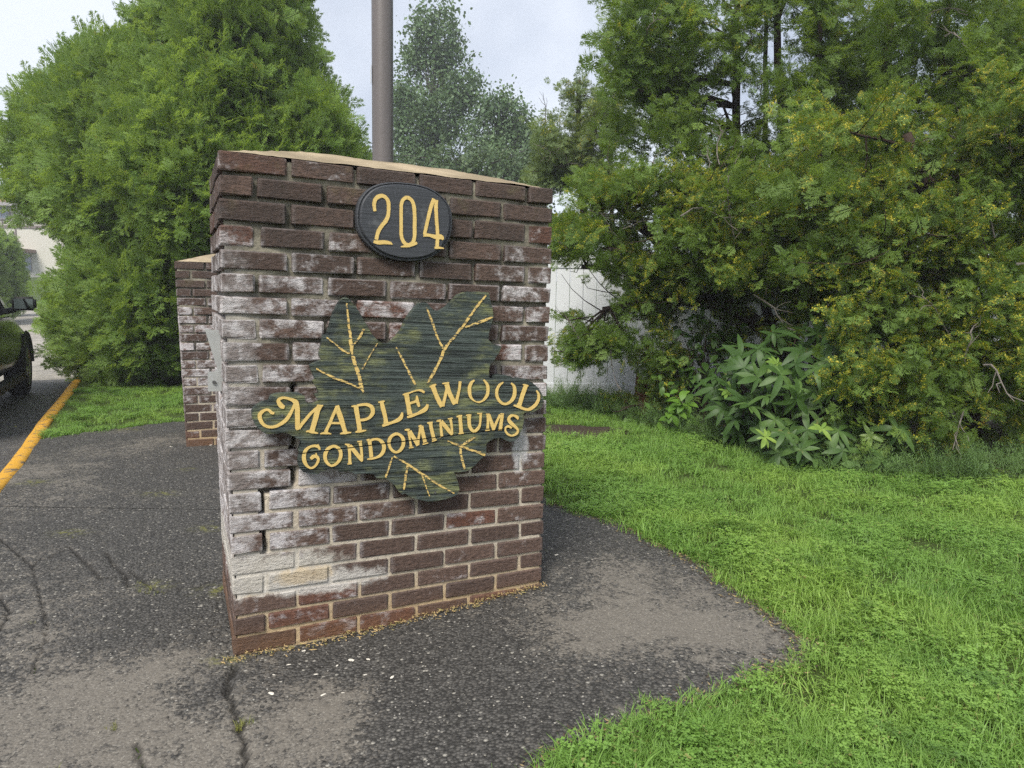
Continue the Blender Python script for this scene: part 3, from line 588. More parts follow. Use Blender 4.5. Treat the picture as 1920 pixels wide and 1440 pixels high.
LETTERS = [
 ('M', [b1((530, 655, 45), (470, 645, 65), (415, 590, 60), (340, 580, 55), (250, 630, 75), (203, 700, 85), (213, 790, 85), (270, 890, 75), (350, 948, 65), (460, 968, 60), (580, 945, 65), (700, 880, 75), (800, 800, 80), (870, 700, 75), (930, 590, 60), (980, 480, 60), (1005, 420, 60)), b1((760, 520, 70), (700, 500, 105), (640, 430, 100), (620, 370, 70), (670, 322, 60), (750, 308, 55), (850, 328, 60), (940, 360, 80), (1010, 410, 115), (1038, 500, 110), (1050, 600, 105), (1050, 800, 105), (1050, 980, 95), (1048, 1032, 50)), b1((1075, 1000, 80), (1150, 900, 70), (1250, 780, 65), (1350, 660, 60), (1480, 540, 55)), b1((1560, 480, 110), (1500, 600, 112), (1450, 800, 110), (1392, 1000, 105), (1375, 1070, 110)), b1((1245, 1068, 25), (1310, 1062, 45), (1380, 1078, 60), (1440, 1090, 45), (1515, 1106, 22)), b1((1490, 478, 25), (1625, 485, 30))]),
 ('A', [b2((378, 615, 55), (345, 710, 70), (280, 850, 60), (220, 1000, 65), (160, 1120, 65), (130, 1200, 80)), b2((5, 1238, 20), (70, 1225, 40), (130, 1222, 55), (190, 1228, 40), (248, 1242, 20)), b2((380, 605, 85), (410, 730, 110), (455, 850, 110), (502, 1000, 105), (540, 1130, 90), (565, 1210, 90)), b2((450, 1240, 20), (510, 1225, 45), (570, 1218, 55), (630, 1212, 40), (700, 1210, 20)), b2((220, 995, 45), (450, 1000, 45))]),
 ('P', [b2((800, 600, 100), (820, 720, 100), (850, 900, 95), (880, 1080, 95), (890, 1170, 100)), b2((795, 1202, 22), (850, 1188, 45), (900, 1180, 55), (960, 1172, 40), (1035, 1160, 22)), b2((705, 626, 25), (800, 610, 40)), b2((830, 605, 45), (900, 590, 50), (1000, 578, 60), (1090, 592, 75), (1160, 640, 85), (1185, 720, 90), (1170, 800, 80), (1100, 880, 60), (1000, 920, 55), (895, 930, 55))]),
 ('L', [b2((1385, 530, 80), (1402, 620, 95), (1440, 760, 90), (1470, 900, 85), (1485, 1010, 105)), b2((1308, 532, 22), (1385, 518, 40), (1452, 500, 22)), b2((1400, 1065, 45), (1500, 1020, 70), (1620, 985, 55), (1750, 930, 80), (1820, 870, 80), (1852, 758, 35))]),
 ('E', [b3((260, 590, 110), (280, 700, 100), (310, 880, 95), (340, 1040, 115)), b3((178, 602, 22), (260, 580, 40), (342, 558, 28)), b3((330, 560, 28), (430, 522, 24), (520, 500, 30), (600, 508, 52), (665, 550, 45)), b3((340, 792, 45), (440, 762, 50), (500, 735, 70)), b3((492, 625, 40), (502, 700, 60), (520, 790, 70), (548, 868, 50)), b3((278, 1112, 35), (380, 1070, 70), (500, 1030, 50), (620, 970, 80), (700, 910, 85), (742, 815, 40))]),
 ('W', [b3((850, 410, 110), (900, 540, 95), (960, 680, 95), (1020, 800, 95), (1050, 872, 70)), b3((783, 426, 22), (860, 395, 45), (932, 368, 28)), b3((1075, 860, 75), (1118, 700, 60), (1150, 560, 60), (1180, 430, 60)), b3((1165, 365, 110), (1210, 520, 100), (1270, 650, 95), (1330, 770, 95), (1350, 812, 80)), b3((1068, 352, 22), (1150, 342, 40), (1222, 330, 22)), b3((1378, 795, 75), (1412, 640, 60), (1450, 480, 55), (1470, 300, 60))]),
 ('O', [b4((230, 272, 25), (165, 330, 60), (122, 430, 75), (122, 560, 75), (145, 650, 60), (195, 712, 40), (262, 755, 25), (335, 766, 35), (410, 740, 30), (465, 690, 55), (520, 600, 65), (535, 480, 70), (515, 370, 65), (440, 268, 35))]),
 ('O', [b4((880, 320, 20), (800, 380, 50), (745, 470, 60), (730, 580, 65), (755, 680, 65), (810, 760, 60), (880, 802, 55), (970, 800, 50), (1060, 740, 65), (1120, 640, 80), (1137, 520, 75), (1120, 410, 60), (1060, 340, 35))]),
 ('D', [b4((1390, 395, 90), (1350, 500, 90), (1300, 640, 90), (1260, 780, 90), (1230, 845, 100)), b4((1322, 375, 22), (1385, 385, 40), (1442, 402, 22)), b4((1118, 838, 35), (1230, 870, 60), (1330, 912, 55), (1430, 932, 55), (1520, 900, 65), (1620, 810, 65), (1672, 700, 60), (1670, 590, 55), (1628, 508, 30))]),
 ('C', [b5((592, 640, 35), (575, 590, 55), (540, 560, 65), (470, 550, 55), (400, 562, 50), (320, 605, 60), (262, 680, 78), (236, 790, 85), (250, 900, 85), (300, 990, 62), (390, 1048, 45), (480, 1012, 45), (540, 930, 55), (560, 850, 60), (520, 790, 70), (450, 790, 80), (388, 845, 60)), b5((508, 712, 20), (520, 790, 50)), b5((555, 515, 25), (560, 570, 55))]),
 ('O', [b5((890, 560, 60), (780, 615, 70), (722, 720, 80), (715, 840, 75), (760, 930, 65), (830, 988, 50), (900, 988, 48), (990, 930, 58), (1050, 830, 75), (1065, 710, 75), (1030, 620, 75), (960, 568, 62), (885, 560, 60))]),
 ('N', [b5((1160, 512, 22), (1210, 525, 45), (1255, 545, 80)), b5((1250, 560, 70), (1262, 700, 60), (1268, 850, 60), (1268, 935, 70)), b5((1215, 958, 20), (1310, 945, 30)), b5((1265, 548, 90), (1350, 640, 90), (1430, 740, 90), (1510, 840, 80), (1545, 898, 40)), b5((1545, 885, 38), (1537, 740, 55), (1522, 600, 55), (1500, 475, 70)), b5((1438, 455, 22), (1540, 446, 28))]),
 ('D', [b6((25, 655, 90), (45, 780, 75), (60, 900, 80), (72, 1050, 80)), b6((-35, 665, 25), (30, 652, 45)), b6((60, 662, 50), (150, 640, 45), (240, 650, 60), (312, 705, 80), (355, 790, 80), (348, 890, 80), (290, 990, 65), (190, 1050, 45), (60, 1082, 40), (-20, 1090, 22))]),
 ('O', [b6((630, 520, 60), (540, 562, 60), (482, 640, 70), (468, 740, 65), (500, 840, 60), (570, 910, 60), (640, 932, 48), (720, 890, 60), (780, 800, 75), (795, 690, 75), (768, 600, 75), (700, 535, 60), (625, 520, 60))]),
 ('M', [b6((822, 434, 22), (870, 430, 45), (925, 442, 70)), b6((910, 480, 50), (930, 600, 45), (950, 720, 42), (965, 810, 60)), b6((918, 840, 20), (1018, 820, 22)), b6((930, 460, 90), (990, 560, 85), (1060, 670, 85), (1110, 785, 55)), b6((1125, 770, 50), (1132, 640, 50), (1160, 480, 50), (1172, 380, 50)), b6((1195, 350, 95), (1220, 460, 80), (1250, 580, 80), (1280, 710, 80)), b6((1225, 757, 20), (1348, 725, 22)), b6((1130, 355, 22), (1200, 335, 40))]),
 ('I', [b6((1400, 280, 80), (1420, 400, 75), (1450, 520, 75), (1480, 650, 80)), b6((1330, 278, 25), (1390, 272, 40), (1448, 258, 25)), b6((1438, 688, 22), (1538, 652, 25))]),
 ('N', [b6((1538, 238, 22), (1580, 228, 40), (1630, 235, 75)), b6((1630, 280, 55), (1640, 420, 55), (1655, 575, 60)), b6((1608, 600, 15), (1690, 572, 15)), b6((1640, 240, 90), (1720, 330, 85), (1800, 430, 80), (1885, 545, 45)), b6((1890, 525, 42), (1880, 360, 50), (1852, 195, 60)), b6((1793, 185, 20), (1898, 163, 22))]),
 ('I', [b7((385, 365, 80), (395, 480, 75), (405, 600, 75), (412, 735, 80)), b7((308, 378, 22), (370, 362, 40), (432, 348, 22)), b7((355, 760, 22), (410, 750, 35), (468, 738, 22))]),
 ('U', [b7((590, 355, 90), (590, 470, 75), (600, 580, 75), (640, 660, 70), (710, 703, 55), (780, 650, 60), (822, 590, 50), (842, 480, 42), (850, 315, 55)), b7((522, 346, 22), (590, 340, 40), (638, 334, 22)), b7((778, 305, 20), (882, 298, 22))]),
 ('M', [b7((1010, 330, 55), (1015, 480, 50), (1008, 640, 60)), b7((958, 684, 20), (1052, 676, 22)), b7((1030, 330, 70), (1070, 440, 70), (1110, 560, 75), (1135, 680, 45)), b7((1140, 665, 48), (1190, 540, 50), (1240, 430, 45), (1290, 330, 50)), b7((1335, 330, 70), (1320, 450, 70), (1305, 560, 70), (1292, 660, 75)), b7((1298, 308, 20), (1372, 314, 24)), b7((1248, 672, 18), (1338, 662, 20)), b7((970, 318, 18), (1050, 318, 26))]),
 ('S', [b7((1692, 432, 35), (1670, 385, 68), (1600, 347, 45), (1530, 357, 55), (1482, 420, 62), (1502, 480, 80), (1570, 550, 75), (1640, 612, 60), (1688, 680, 50), (1660, 755, 45), (1570, 798, 36), (1480, 778, 45), (1422, 720, 45), (1402, 655, 35), (1432, 605, 36), (1490, 592, 50), (1545, 628, 42)) ]),
]
def smooth_line(pts, n=5):
    """Catmull-Rom through (x, y, w)"""
    if len(pts) < 3: return pts
    P = [np.array(p) for p in pts]; closed = np.hypot(*(P[0][:2] - P[-1][:2])) < 1.5
    Q = ([P[-2]] if closed else [2 * P[0] - P[1]]) + P + ([P[1]] if closed else [2 * P[-1] - P[-2]]); out = []
    for i in range(1, len(Q) - 2):
        p0, p1, p2, p3 = Q[i - 1:i + 3]
        for k in range(n):
            t = k / n; out.append(.5 * ((2 * p1) + (p2 - p0) * t + (2 * p0 - 5 * p1 + 4 * p2 - p3) * t * t + (3 * p1 - p0 - 3 * p2 + p3) * t ** 3))
    out.append(P[-1]); return out
def stroke_mesh(bm, pts, y0, y1, off, jag=0.0, wk=1.0):
    """a raised ribbon along a pixel polyline; faces at local y = y0 (front) .. y1 (back)"""
    S = smooth_line(pts); uv = [fuv(p[0], p[1], off) for p in S]; sc = []
    for p, q in zip(S, uv):
        a = fuv(p[0] + 1, p[1], off); b = fuv(p[0], p[1] + 1, off); sc.append(.5 * (math.hypot(a[0] - q[0], a[1] - q[1]) + math.hypot(b[0] - q[0], b[1] - q[1])))
    n = len(S); L, Rr = [], []
    for i in range(n):
        a, b = uv[max(i - 1, 0)], uv[min(i + 1, n - 1)]; d = Vector((b[0] - a[0], b[1] - a[1])); d = d.normalized() if d.length > 1e-9 else Vector((1, 0)); nx, nz_ = -d.y, d.x
        w = max(2e-4, S[i][2]) * sc[i] * .5 * wk
        j1, j2 = (1 + random.uniform(-jag, jag)), (1 + random.uniform(-jag, jag))
        L.append((uv[i][0] + nx * w * j1, uv[i][1] + nz_ * w * j1)); Rr.append((uv[i][0] - nx * w * j2, uv[i][1] - nz_ * w * j2))
    fl = [bm.verts.new((a[0], y0, a[1])) for a in L]; fr = [bm.verts.new((a[0], y0, a[1])) for a in Rr]; bl = [bm.verts.new((a[0], y1, a[1])) for a in L]; br = [bm.verts.new((a[0], y1, a[1])) for a in Rr]
    for i in range(n - 1):
        bm.faces.new((fl[i], fr[i], fr[i + 1], fl[i + 1])); bm.faces.new((fl[i], fl[i + 1], bl[i + 1], bl[i])); bm.faces.new((fr[i], br[i], br[i + 1], fr[i + 1]))
    bm.faces.new((fl[0], bl[0], br[0], fr[0])); bm.faces.new((fl[-1], fr[-1], br[-1], bl[-1]))
SG = 0.052          # the sign's face stands this far in front of the brick face
def split(bm):
    """the long split in the board: cut a narrow slot through everything that crosses it"""
    a = fuv(557, 851, SG); b = fuv(946, 804.5, SG); d = Vector((b[0] - a[0], 0, b[1] - a[1])).normalized(); nrm = Vector((-d.z, 0, d.x))
    for s in (-.0016, .0016):
        bmesh.ops.bisect_plane(bm, geom=bm.verts[:] + bm.edges[:] + bm.faces[:], plane_co=Vector((a[0], 0, a[1])) + nrm * s, plane_no=nrm)
    kill = []
    for f in bm.faces:
        c = f.calc_center_median(); q = (c - Vector((a[0], 0, a[1])))
        if abs(q.dot(nrm)) < .0015 and -.002 < q.dot(d) < (b[0] - a[0]) + .0: kill.append(f)
    bmesh.ops.delete(bm, geom=kill, context='FACES')
sign = frame_empty('leaf_sign', PO, PU, PB, PV); tag(sign, 'dark green carved wooden maple leaf sign with gold MAPLEWOOD CONDOMINIUMS lettering', 'sign')
M_SIGN = wood_sign_mat(sign); M_GOLD = gold_mat(0.66); M_GOLDV = gold_mat(0.50)
def build_sign():
    pts = [fuv(p[0], p[1], SG) for p in OUT]
    # refine and roughen the cut edge
    fine = []
    for i, p in enumerate(pts):
        q = pts[(i + 1) % len(pts)]; m = max(1, int(math.hypot(q[0] - p[0], q[1] - p[1]) / .006))
        for k in range(m):
            f = k / m; fine.append((p[0] + (q[0] - p[0]) * f + random.uniform(-.0006, .0006), p[1] + (q[1] - p[1]) * f + random.uniform(-.0006, .0006)))
    bm = bmesh.new(); n = len(fine); c = np.mean(fine, 0)
    def ring(y, ins): 
        out = []
        for i in range(n):
            a, b = fine[i - 1], fine[(i + 1) % n]; d = Vector((b[0] - a[0], b[1] - a[1])).normalized(); out.append(bm.verts.new((fine[i][0] + d.y * ins * -1 * SGN, y, fine[i][1] - d.x * ins * -1 * SGN)))
        return out
    area = sum(fine[i][0] * fine[(i + 1) % n][1] - fine[(i + 1) % n][0] * fine[i][1] for i in range(n)); SGN = 1 if area < 0 else -1
    r0, r1, r2 = ring(-SG, .0018), ring(-SG + .003, 0.0), ring(-.012, 0.0)
    for a, b in ((r0, r1), (r1, r2)):
        for i in range(n): bm.faces.new((a[i], a[(i + 1) % n], b[(i + 1) % n], b[i]))
    for rr in (r0, r2):
        tris = tessellate_polygon([[Vector((v.co.x, v.co.z, 0)) for v in rr]])
        for t in tris:
            try: bm.faces.new([rr[i] for i in t])
            except ValueError: pass
    split(bm); bmesh.ops.recalc_face_normals(bm, faces=bm.faces); bm_obj('sign_board', bm, M_SIGN, sign)
    # two battens that carry the board off the bricks
    for (px, py0, py1) in ((640, 640, 870), (880, 600, 840)):
        a, b = fuv(px, py0), fuv(px, py1); m = MB(); m.box(a[0] - .02, a[0] + .02, -.0125, -.0005, b[1], a[1]); m.build('batten', M_SIGN, sign)
    k = 0
    for (ch, strokes) in LETTERS:
        bm = bmesh.new()
        for i, s in enumerate(strokes):
            k += 1; stroke_mesh(bm, s, -SG - .0030 - .00007 * (k % 9), -SG + .001, SG, .05)
        split(bm); bmesh.ops.recalc_face_normals(bm, faces=bm.faces); o = bm_obj('letter', bm, M_GOLD, sign)
    for i, s in enumerate(VEINS):
        bm = bmesh.new(); stroke_mesh(bm, s, -SG - .0018 - .0001 * (i % 5), -SG + .001, SG, .38, .85); bmesh.ops.recalc_face_normals(bm, faces=bm.faces); bm_obj('vein', bm, M_GOLDV, sign)
    ms = plain('screw_steel', (0.22, 0.22, 0.22), .4, .5, metal=.8)
    for (px, py) in ((529.5, 779), (789, 751), (816, 924), (969.5, 747)):
        u, z = fuv(px, py, SG); bm = bmesh.new(); bmesh.ops.create_cone(bm, cap_ends=True, segments=10, radius1=.0042, radius2=.0034, depth=.003, matrix=Matrix.Translation((u, -SG - .0012, z)) @ Matrix.Rotation(R(90), 4, 'X')); bm_obj('screw', bm, ms, sign)
build_sign()

# number plaque
plq = frame_empty('number_plaque', PO, PU, PB, PV); tag(plq, 'black oval wooden house number plaque with gold 204 above the leaf', 'plaque')
def build_plaque():
    t = NT('black_plaque_wood'); P = obj_co(t); g1 = t.noise(t.mapping(P, (3, 1, 120)), 1.0, 5, .6); n1 = t.noise(P, 16, 5)
    c = t.mix(g1, (0.020, 0.022, 0.026), (0.058, 0.062, 0.070)); c = t.mix(t.math('MULTIPLY', t.ramp(n1, .60, .72), .5), c, (0.13, 0.135, 0.14)); mk = t.bsdf(c, .5, g1, .5, .004, .4)
    out = [(560, 62), (750, 50), (1000, 70), (1200, 110), (1400, 190), (1560, 320), (1660, 460), (1700, 600), (1705, 760), (1690, 900), (1640, 1050), (1540, 1190), (1400, 1300), (1200, 1372), (1000, 1392), (800, 1380), (600, 1330), (430, 1250), (280, 1125), (160, 985), (100, 850), (78, 700), (80, 550), (110, 400), (180, 270), (290, 160), (420, 95)]
    L = smooth_line([(660 + a / 9, 335 + b / 9, 0) for a, b in out] + [(660 + out[0][0] / 9, 335 + out[0][1] / 9, 0)], 4)[:-1]
    uv = [fuv(p[0], p[1], .03) for p in L]; c0 = np.mean(uv, 0); n = len(uv); bm = bmesh.new(); rings = []
    for (k, y) in ((1.0, -.003), (1.0, -.020), (.985, -.026), (.965, -.027), (.955, -.0235), (.94, -.0235), (.925, -.030), (.905, -.033)):
        rings.append([bm.verts.new((c0[0] + (p[0] - c0[0]) * k, y, c0[1] + (p[1] - c0[1]) * k)) for p in uv])
    for a, b in zip(rings[:-1], rings[1:]):
        for i in range(n): bm.faces.new((a[i], a[(i + 1) % n], b[(i + 1) % n], b[i]))
    bm.faces.new(rings[-1]); bmesh.ops.recalc_face_normals(bm, faces=bm.faces); bm_obj('plaque_board', bm, mk, plq)
    z9 = lambda *p: tz(660, 335, 9, p)
    D = [[z9((385, 550, 48), (372, 430, 60), (400, 340, 65), (480, 290, 65), (560, 312, 60), (610, 390, 65), (617, 500, 60), (608, 620, 60), (568, 712, 65), (500, 800, 60), (440, 900, 60), (408, 1030, 55)), z9((365, 1060, 45), (430, 1075, 65), (550, 1075, 65), (640, 1087, 48), (680, 1110, 12))],
         [z9((930, 320, 60), (862, 352, 55), (832, 440, 55), (828, 600, 55), (828, 800, 55), (830, 950, 55), (865, 1062, 60), (940, 1118, 60), (1020, 1085, 60), (1053, 980, 58), (1055, 800, 60), (1055, 600, 60), (1040, 450, 60), (1000, 362, 60), (925, 320, 60)), z9((820, 1152, 12), (940, 1130, 55), (1030, 1105, 55), (1095, 1085, 40))],
         [z9((1380, 340, 60), (1330, 480, 60), (1288, 650, 55), (1250, 820, 55), (1220, 945, 50)), z9((1205, 948, 60), (1300, 955, 50), (1400, 982, 70), (1500, 985, 80), (1535, 1030, 30)), z9((1420, 360, 60), (1415, 500, 60), (1425, 700, 55), (1440, 880, 55), (1440, 1000, 55), (1433, 1150, 55)), z9((1392, 1168, 35), (1450, 1165, 40), (1548, 1176, 15))]]
    k = 0
    for ss in D:
        bm = bmesh.new()
        for s in ss: k += 1; stroke_mesh(bm, s, -.0355 - .00008 * k, -.032, .0335, .07)
        bmesh.ops.recalc_face_normals(bm, faces=bm.faces); bm_obj('numeral', bm, M_GOLD, plq)
build_plaque()

# ------------------------------------------------------------------ galvanised bracket on the pillar's side, flag pole
M_GALV = plain('galvanised_steel', (0.42, 0.43, 0.42), .45, .5, .15, 20, metal=.35)
brk = frame_empty('steel_bracket', PO, PU, PB, PV); tag(brk, 'two grey galvanised plates bolted to the narrow side of the near brick pillar', 'bracket')
def build_bracket():
    ul = ROWS[9][0]
    m = MB(); y0, y1 = .150, .154; z0, z1 = 1.04, .905
    P = [(ul - .046, z0), (ul - .001, z0 - .004), (ul + .004, z1), (ul - .010, z1)]
    m.poly([(a, y0, b) for a, b in P][::-1]); m.poly([(a, y1, b) for a, b in P])
    for i in range(4): a, b = P[i], P[(i + 1) % 4]; m.poly([(a[0], y0, a[1]), (b[0], y0, b[1]), (b[0], y1, b[1]), (a[0], y1, a[1])])
    m.build('slanted_plate', M_GALV, brk)
    m = MB(); m.box(ul - .040, ul + .006, .170, .174, .838, .902); m.box(ul - .012, ul + .004, .174, .260, .838, .902); pl = m.build('lower_plate', M_GALV, brk)
    bm = bmesh.new(); bmesh.ops.create_cone(bm, cap_ends=True, segments=6, radius1=.006, radius2=.006, depth=.006, matrix=Matrix.Translation((ul - .022, .167, .868)) @ Matrix.Rotation(R(90), 4, 'X')); bm_obj('bolt', bm, plain('dark_bolt', (.08, .08, .08), .5), pl)
build_bracket()
def build_pole():
    b = at(718, 300, 4.25); root = empty('flag_pole', (b.x, b.y, float(ground(b.x, b.y)))); tag(root, 'tall brown grey rust speckled steel pole rising behind the brick pillar', 'pole')
    t = NT('rusty_brown_steel'); P = obj_co(t); n1 = t.noise(P, 3, 5); n2 = t.noise(P, 70, 4, .7)
    c = t.mix(n1, (0.095, 0.085, 0.083), (0.135, 0.117, 0.110)); c = t.mix(t.math('MULTIPLY', t.ramp(n2, .6, .72), .55), c, (0.22, 0.17, 0.15)); m = t.bsdf(c, .42, n2, .25, .003, .5)
    top = at(716, -200, 4.25); lean = (top.x - b.x) / (top.z - b.z); q = MB(); H = 6.5; n = 14
    q.tube([(lean * H * i / n - lean * b.z, 0, H * i / n) for i in range(n + 1)], [.0635 - .004 * i / n for i in range(n + 1)], 32); q.build('shaft', m, root, True)
    q = MB(); q.box(-.12, .12, -.12, .12, 0.0, .018); q.build('base_plate', m, root)
    # a scrap of white tape that stands off the left edge
    q = MB(); z0, z1 = at(697, 163, 4.25).z - root.location.z, at(697, 124, 4.25).z - root.location.z; sx = lean * ((z0 + z1) / 2 - b.z) 
    P = [(-.058, -.036, z1), (-.0665, -.012, z1 - .01), (-.069, -.008, z0 + .03), (-.060, -.038, z0)]
    q.poly([(sx + a, y, z) for a, y, z in P]); q.poly([(sx + a - .0012, y - .0012, z) for a, y, z in P][::-1]); q.build('tape_scrap', plain('white_tape', (.75, .75, .75), .5), root)
build_pole()

# ------------------------------------------------------------------ white vinyl fence
def build_fence():
    FY = 7.9; root = empty('vinyl_fence', (2.4, FY, float(ground(2.4, FY)))); tag(root, 'white vinyl privacy fence running behind the shrubs', 'fence')
    m = plain('white_vinyl', (0.62, 0.64, 0.66), .4, .4, .06, 3, .03); zt = at(1060, 476, FY).z - root.location.z; bw = .152
    tb = bmesh.new(); bmesh.ops.create_cube(tb, size=1)
    for v in tb.verts: v.co = Vector((v.co.x * (bw - .004), v.co.y * .022, v.co.z * (zt - .30)))
    bmesh.ops.bevel(tb, geom=[e for e in tb.edges if abs(e.verts[0].co.z - e.verts[1].co.z) > .1], offset=.004, segments=1, affect='EDGES'); me = bpy.data.meshes.new('board'); tb.to_mesh(me); tb.free(); me.materials.append(m)
    x = -3.2; n = 0
    while x < 7.6:
        if n % 16 == 0:
            q = MB(); q.box(x - .064, x + .064, -.064, .064, 0, zt + .04); po = q.build('post', m, root); q = MB(); q.box(x - .075, x + .075, -.075, .075, zt + .0405, zt + .06); k = len(q.v)
            q.v += [(x - .06, -.06, zt + .06), (x + .06, -.06, zt + .06), (x + .06, .06, zt + .06), (x - .06, .06, zt + .06), (x, 0, zt + .10)]; q.f += [(k, k + 1, k + 4), (k + 1, k + 2, k + 4), (k + 2, k + 3, k + 4), (k + 3, k, k + 4)]; q.m += [0] * 4
            q.build('post_cap', m, po)
            q = MB(); q.box(x + .066, x + .064 + bw * 16 - .002, -.022, .022, zt - .155, zt); q.build('top_rail', m, root); q = MB(); q.box(x + .066, x + .064 + bw * 16 - .002, -.022, .022, .04, .16); q.build('bottom_rail', m, root); x += .066
        o = bpy.data.objects.new('board', me); link(o, root); o.location = (x + bw / 2, 0, .15 + (zt - .30) / 2); x += bw; n += 1
        if n % 16 == 0: x += .062
build_fence()

# ------------------------------------------------------------------ trees
def bark_mat(name, c1, c2):
    t = NT(name); P = obj_co(t); n = t.noise(t.mapping(P, (14, 14, 2.2)), 1.6, 6, .65); return t.bsdf(t.mix(n, c1, c2), .95, n, .9, .03, .1)
M_BARK = bark_mat('conifer_bark', (0.022, 0.016, 0.013), (0.075, 0.052, 0.040)); M_BARKG = bark_mat('grey_bark', (0.04, 0.037, 0.033), (0.11, 0.10, 0.09)); M_TWIG = bark_mat('dead_twig', (0.10, 0.085, 0.075), (0.26, 0.23, 0.21))
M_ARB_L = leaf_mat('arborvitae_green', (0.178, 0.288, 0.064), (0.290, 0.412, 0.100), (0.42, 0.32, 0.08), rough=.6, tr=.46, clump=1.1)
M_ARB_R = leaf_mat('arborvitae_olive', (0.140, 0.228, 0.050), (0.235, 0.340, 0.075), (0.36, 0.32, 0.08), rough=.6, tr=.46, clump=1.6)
M_ARB_P = leaf_mat('arborvitae_veiled', (0.18, 0.25, 0.10), (0.26, 0.34, 0.14), (0.30, 0.27, 0.09), rough=.6, tr=.45, clump=1.5)  # lighter, greyer copy: veiling glare painted into the leaf colour
M_CONE = leaf_mat('young_cones', (0.40, 0.38, 0.04), (0.58, 0.52, 0.06), (0.50, 0.28, 0.06), tr=.3, clump=3)
def curve_pts(a, b, sag=0.0, n=7, wob=.05, seed=0):
    r = random.Random(seed); a, b = Vector(a), Vector(b); L = (b - a).length; o = Vector((r.uniform(-1, 1), r.uniform(-1, 1), r.uniform(-1, 1))) * wob * L; o2 = Vector((r.uniform(-1, 1), r.uniform(-1, 1), r.uniform(-1, 1))) * wob * L * .6
    return [a.lerp(b, i / (n - 1)) + (o * math.sin(math.pi * i / (n - 1)) + o2 * math.sin(2 * math.pi * i / (n - 1))) + Vector((0, 0, sag * L * math.sin(math.pi * i / (n - 1)))) for i in range(n)]

# large arborvitae on the left, beyond the second pillar
def big_left():
    D = 9.7; base = gp(330, 700); base = Vector((at(330, 600, D).x, D, float(ground(-4, D)))); root = empty('arborvitae_tree', base)
    tag(root, 'huge rounded bright green arborvitae beside the road and the second pillar', 'tree')
    EL = [(405, 140, 180, 300, 1.9), (210, 285, 165, 225, 1.7), (540, 330, 150, 230, 1.6), (108, 275, 98, 118, 1.0), (270, 560, 170, 190, 1.8), (430, 560, 190, 190, 1.7), (195, 660, 80, 85, 1.0), (340, 320, 250, 250, 2.2)]
    cs, outs = [], []; mg = .30 * FPX / D
    for k, (cx, cy, rx, ry, rz) in enumerate(EL):
        rx, ry, rz = max(30, rx - mg), max(30, ry - mg), rz - .2
        n = 2 * (int(330 * (rx * ry * (D / FPX) ** 2 / 2.2) ** .9) + 60); d = rng.normal(0, 1, (n, 3)); d[:, 1] = np.where(rng.random(n) < .75, -np.abs(d[:, 1]), d[:, 1]); d /= np.linalg.norm(d, axis=1, keepdims=True); f = rng.uniform(.8, 1.03, n)
        for dd, ff in zip(d, f):
            px, py, y = cx + dd[0] * ff * rx, cy - dd[2] * ff * ry, D + dd[1] * ff * rz
            if any(((px - c2) / (x2 - mg)) ** 2 + ((py - c3) / (y2 - mg)) ** 2 + ((y - D) / (z2 - .2)) ** 2 < .70 for j, (c2, c3, x2, y2, z2) in enumerate(EL) if j != k): continue
            p = at(px, py, y)
            if p.z < base.z + .12: continue
            nn = np.array([dd[0] / rx, dd[1] / (rz * FPX / D), dd[2] / ry]); cs.append([tuple(p)]); outs.append([nn / np.linalg.norm(nn)])
    cs = np.concatenate(cs); outs = np.concatenate(outs); lump = np.array([mnoise.noise(Vector(p * 1.15)) for p in cs]); cs = cs + outs * np.array([1, .6, 1]) * (lump * .52 - .06)[:, None]
    keep = lump > -.40; cs, outs = cs[keep], outs[keep]; outs = outs + np.array([0, 0, .35])
    ins = cs[rng.random(len(cs)) < .5]; ins = ins + (np.array([base.x, D, 2.8]) - ins) * rng.uniform(.12, .3, (len(ins), 1))
    P, Rr, S = place_boughs(np.concatenate([cs, ins]), np.concatenate([outs, rng.normal(0, 1, (len(ins), 3))])); ok = P[:, 2] > base.z + .16; P, Rr, S = P[ok], Rr[ok], S[ok]
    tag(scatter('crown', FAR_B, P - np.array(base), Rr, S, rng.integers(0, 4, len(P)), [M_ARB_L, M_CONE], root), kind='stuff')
    q = MB()
    for k, (dx, dy) in enumerate(((0, 0), (-.6, .2), (.7, .1), (.2, -.4), (-1.1, -.1))):
        q.tube(curve_pts((dx * .4, dy, 0), (dx * 1.1, dy, 5.6 - abs(dx) * 2.2), 0, 9, .03, k), [.16 - .014 * i for i in range(9)], 8)
    q.build('trunk', M_BARK, root, True)
    q = MB(); r = random.Random(3)
    for k in range(150):
        i = r.randrange(len(cs)); e = Vector(cs[i]) - base; s = Vector((e.x * .25, e.y * .25, max(.3, e.z - r.uniform(.0, .5)))); q.tube(curve_pts(s, e, -.03, 6, .06, k), [.022, .018, .014, .010, .007, .004], 4, 0)
    q.build('branches', M_TWIG, root)
    # a broad-leaved creeper in the crown
big_left()

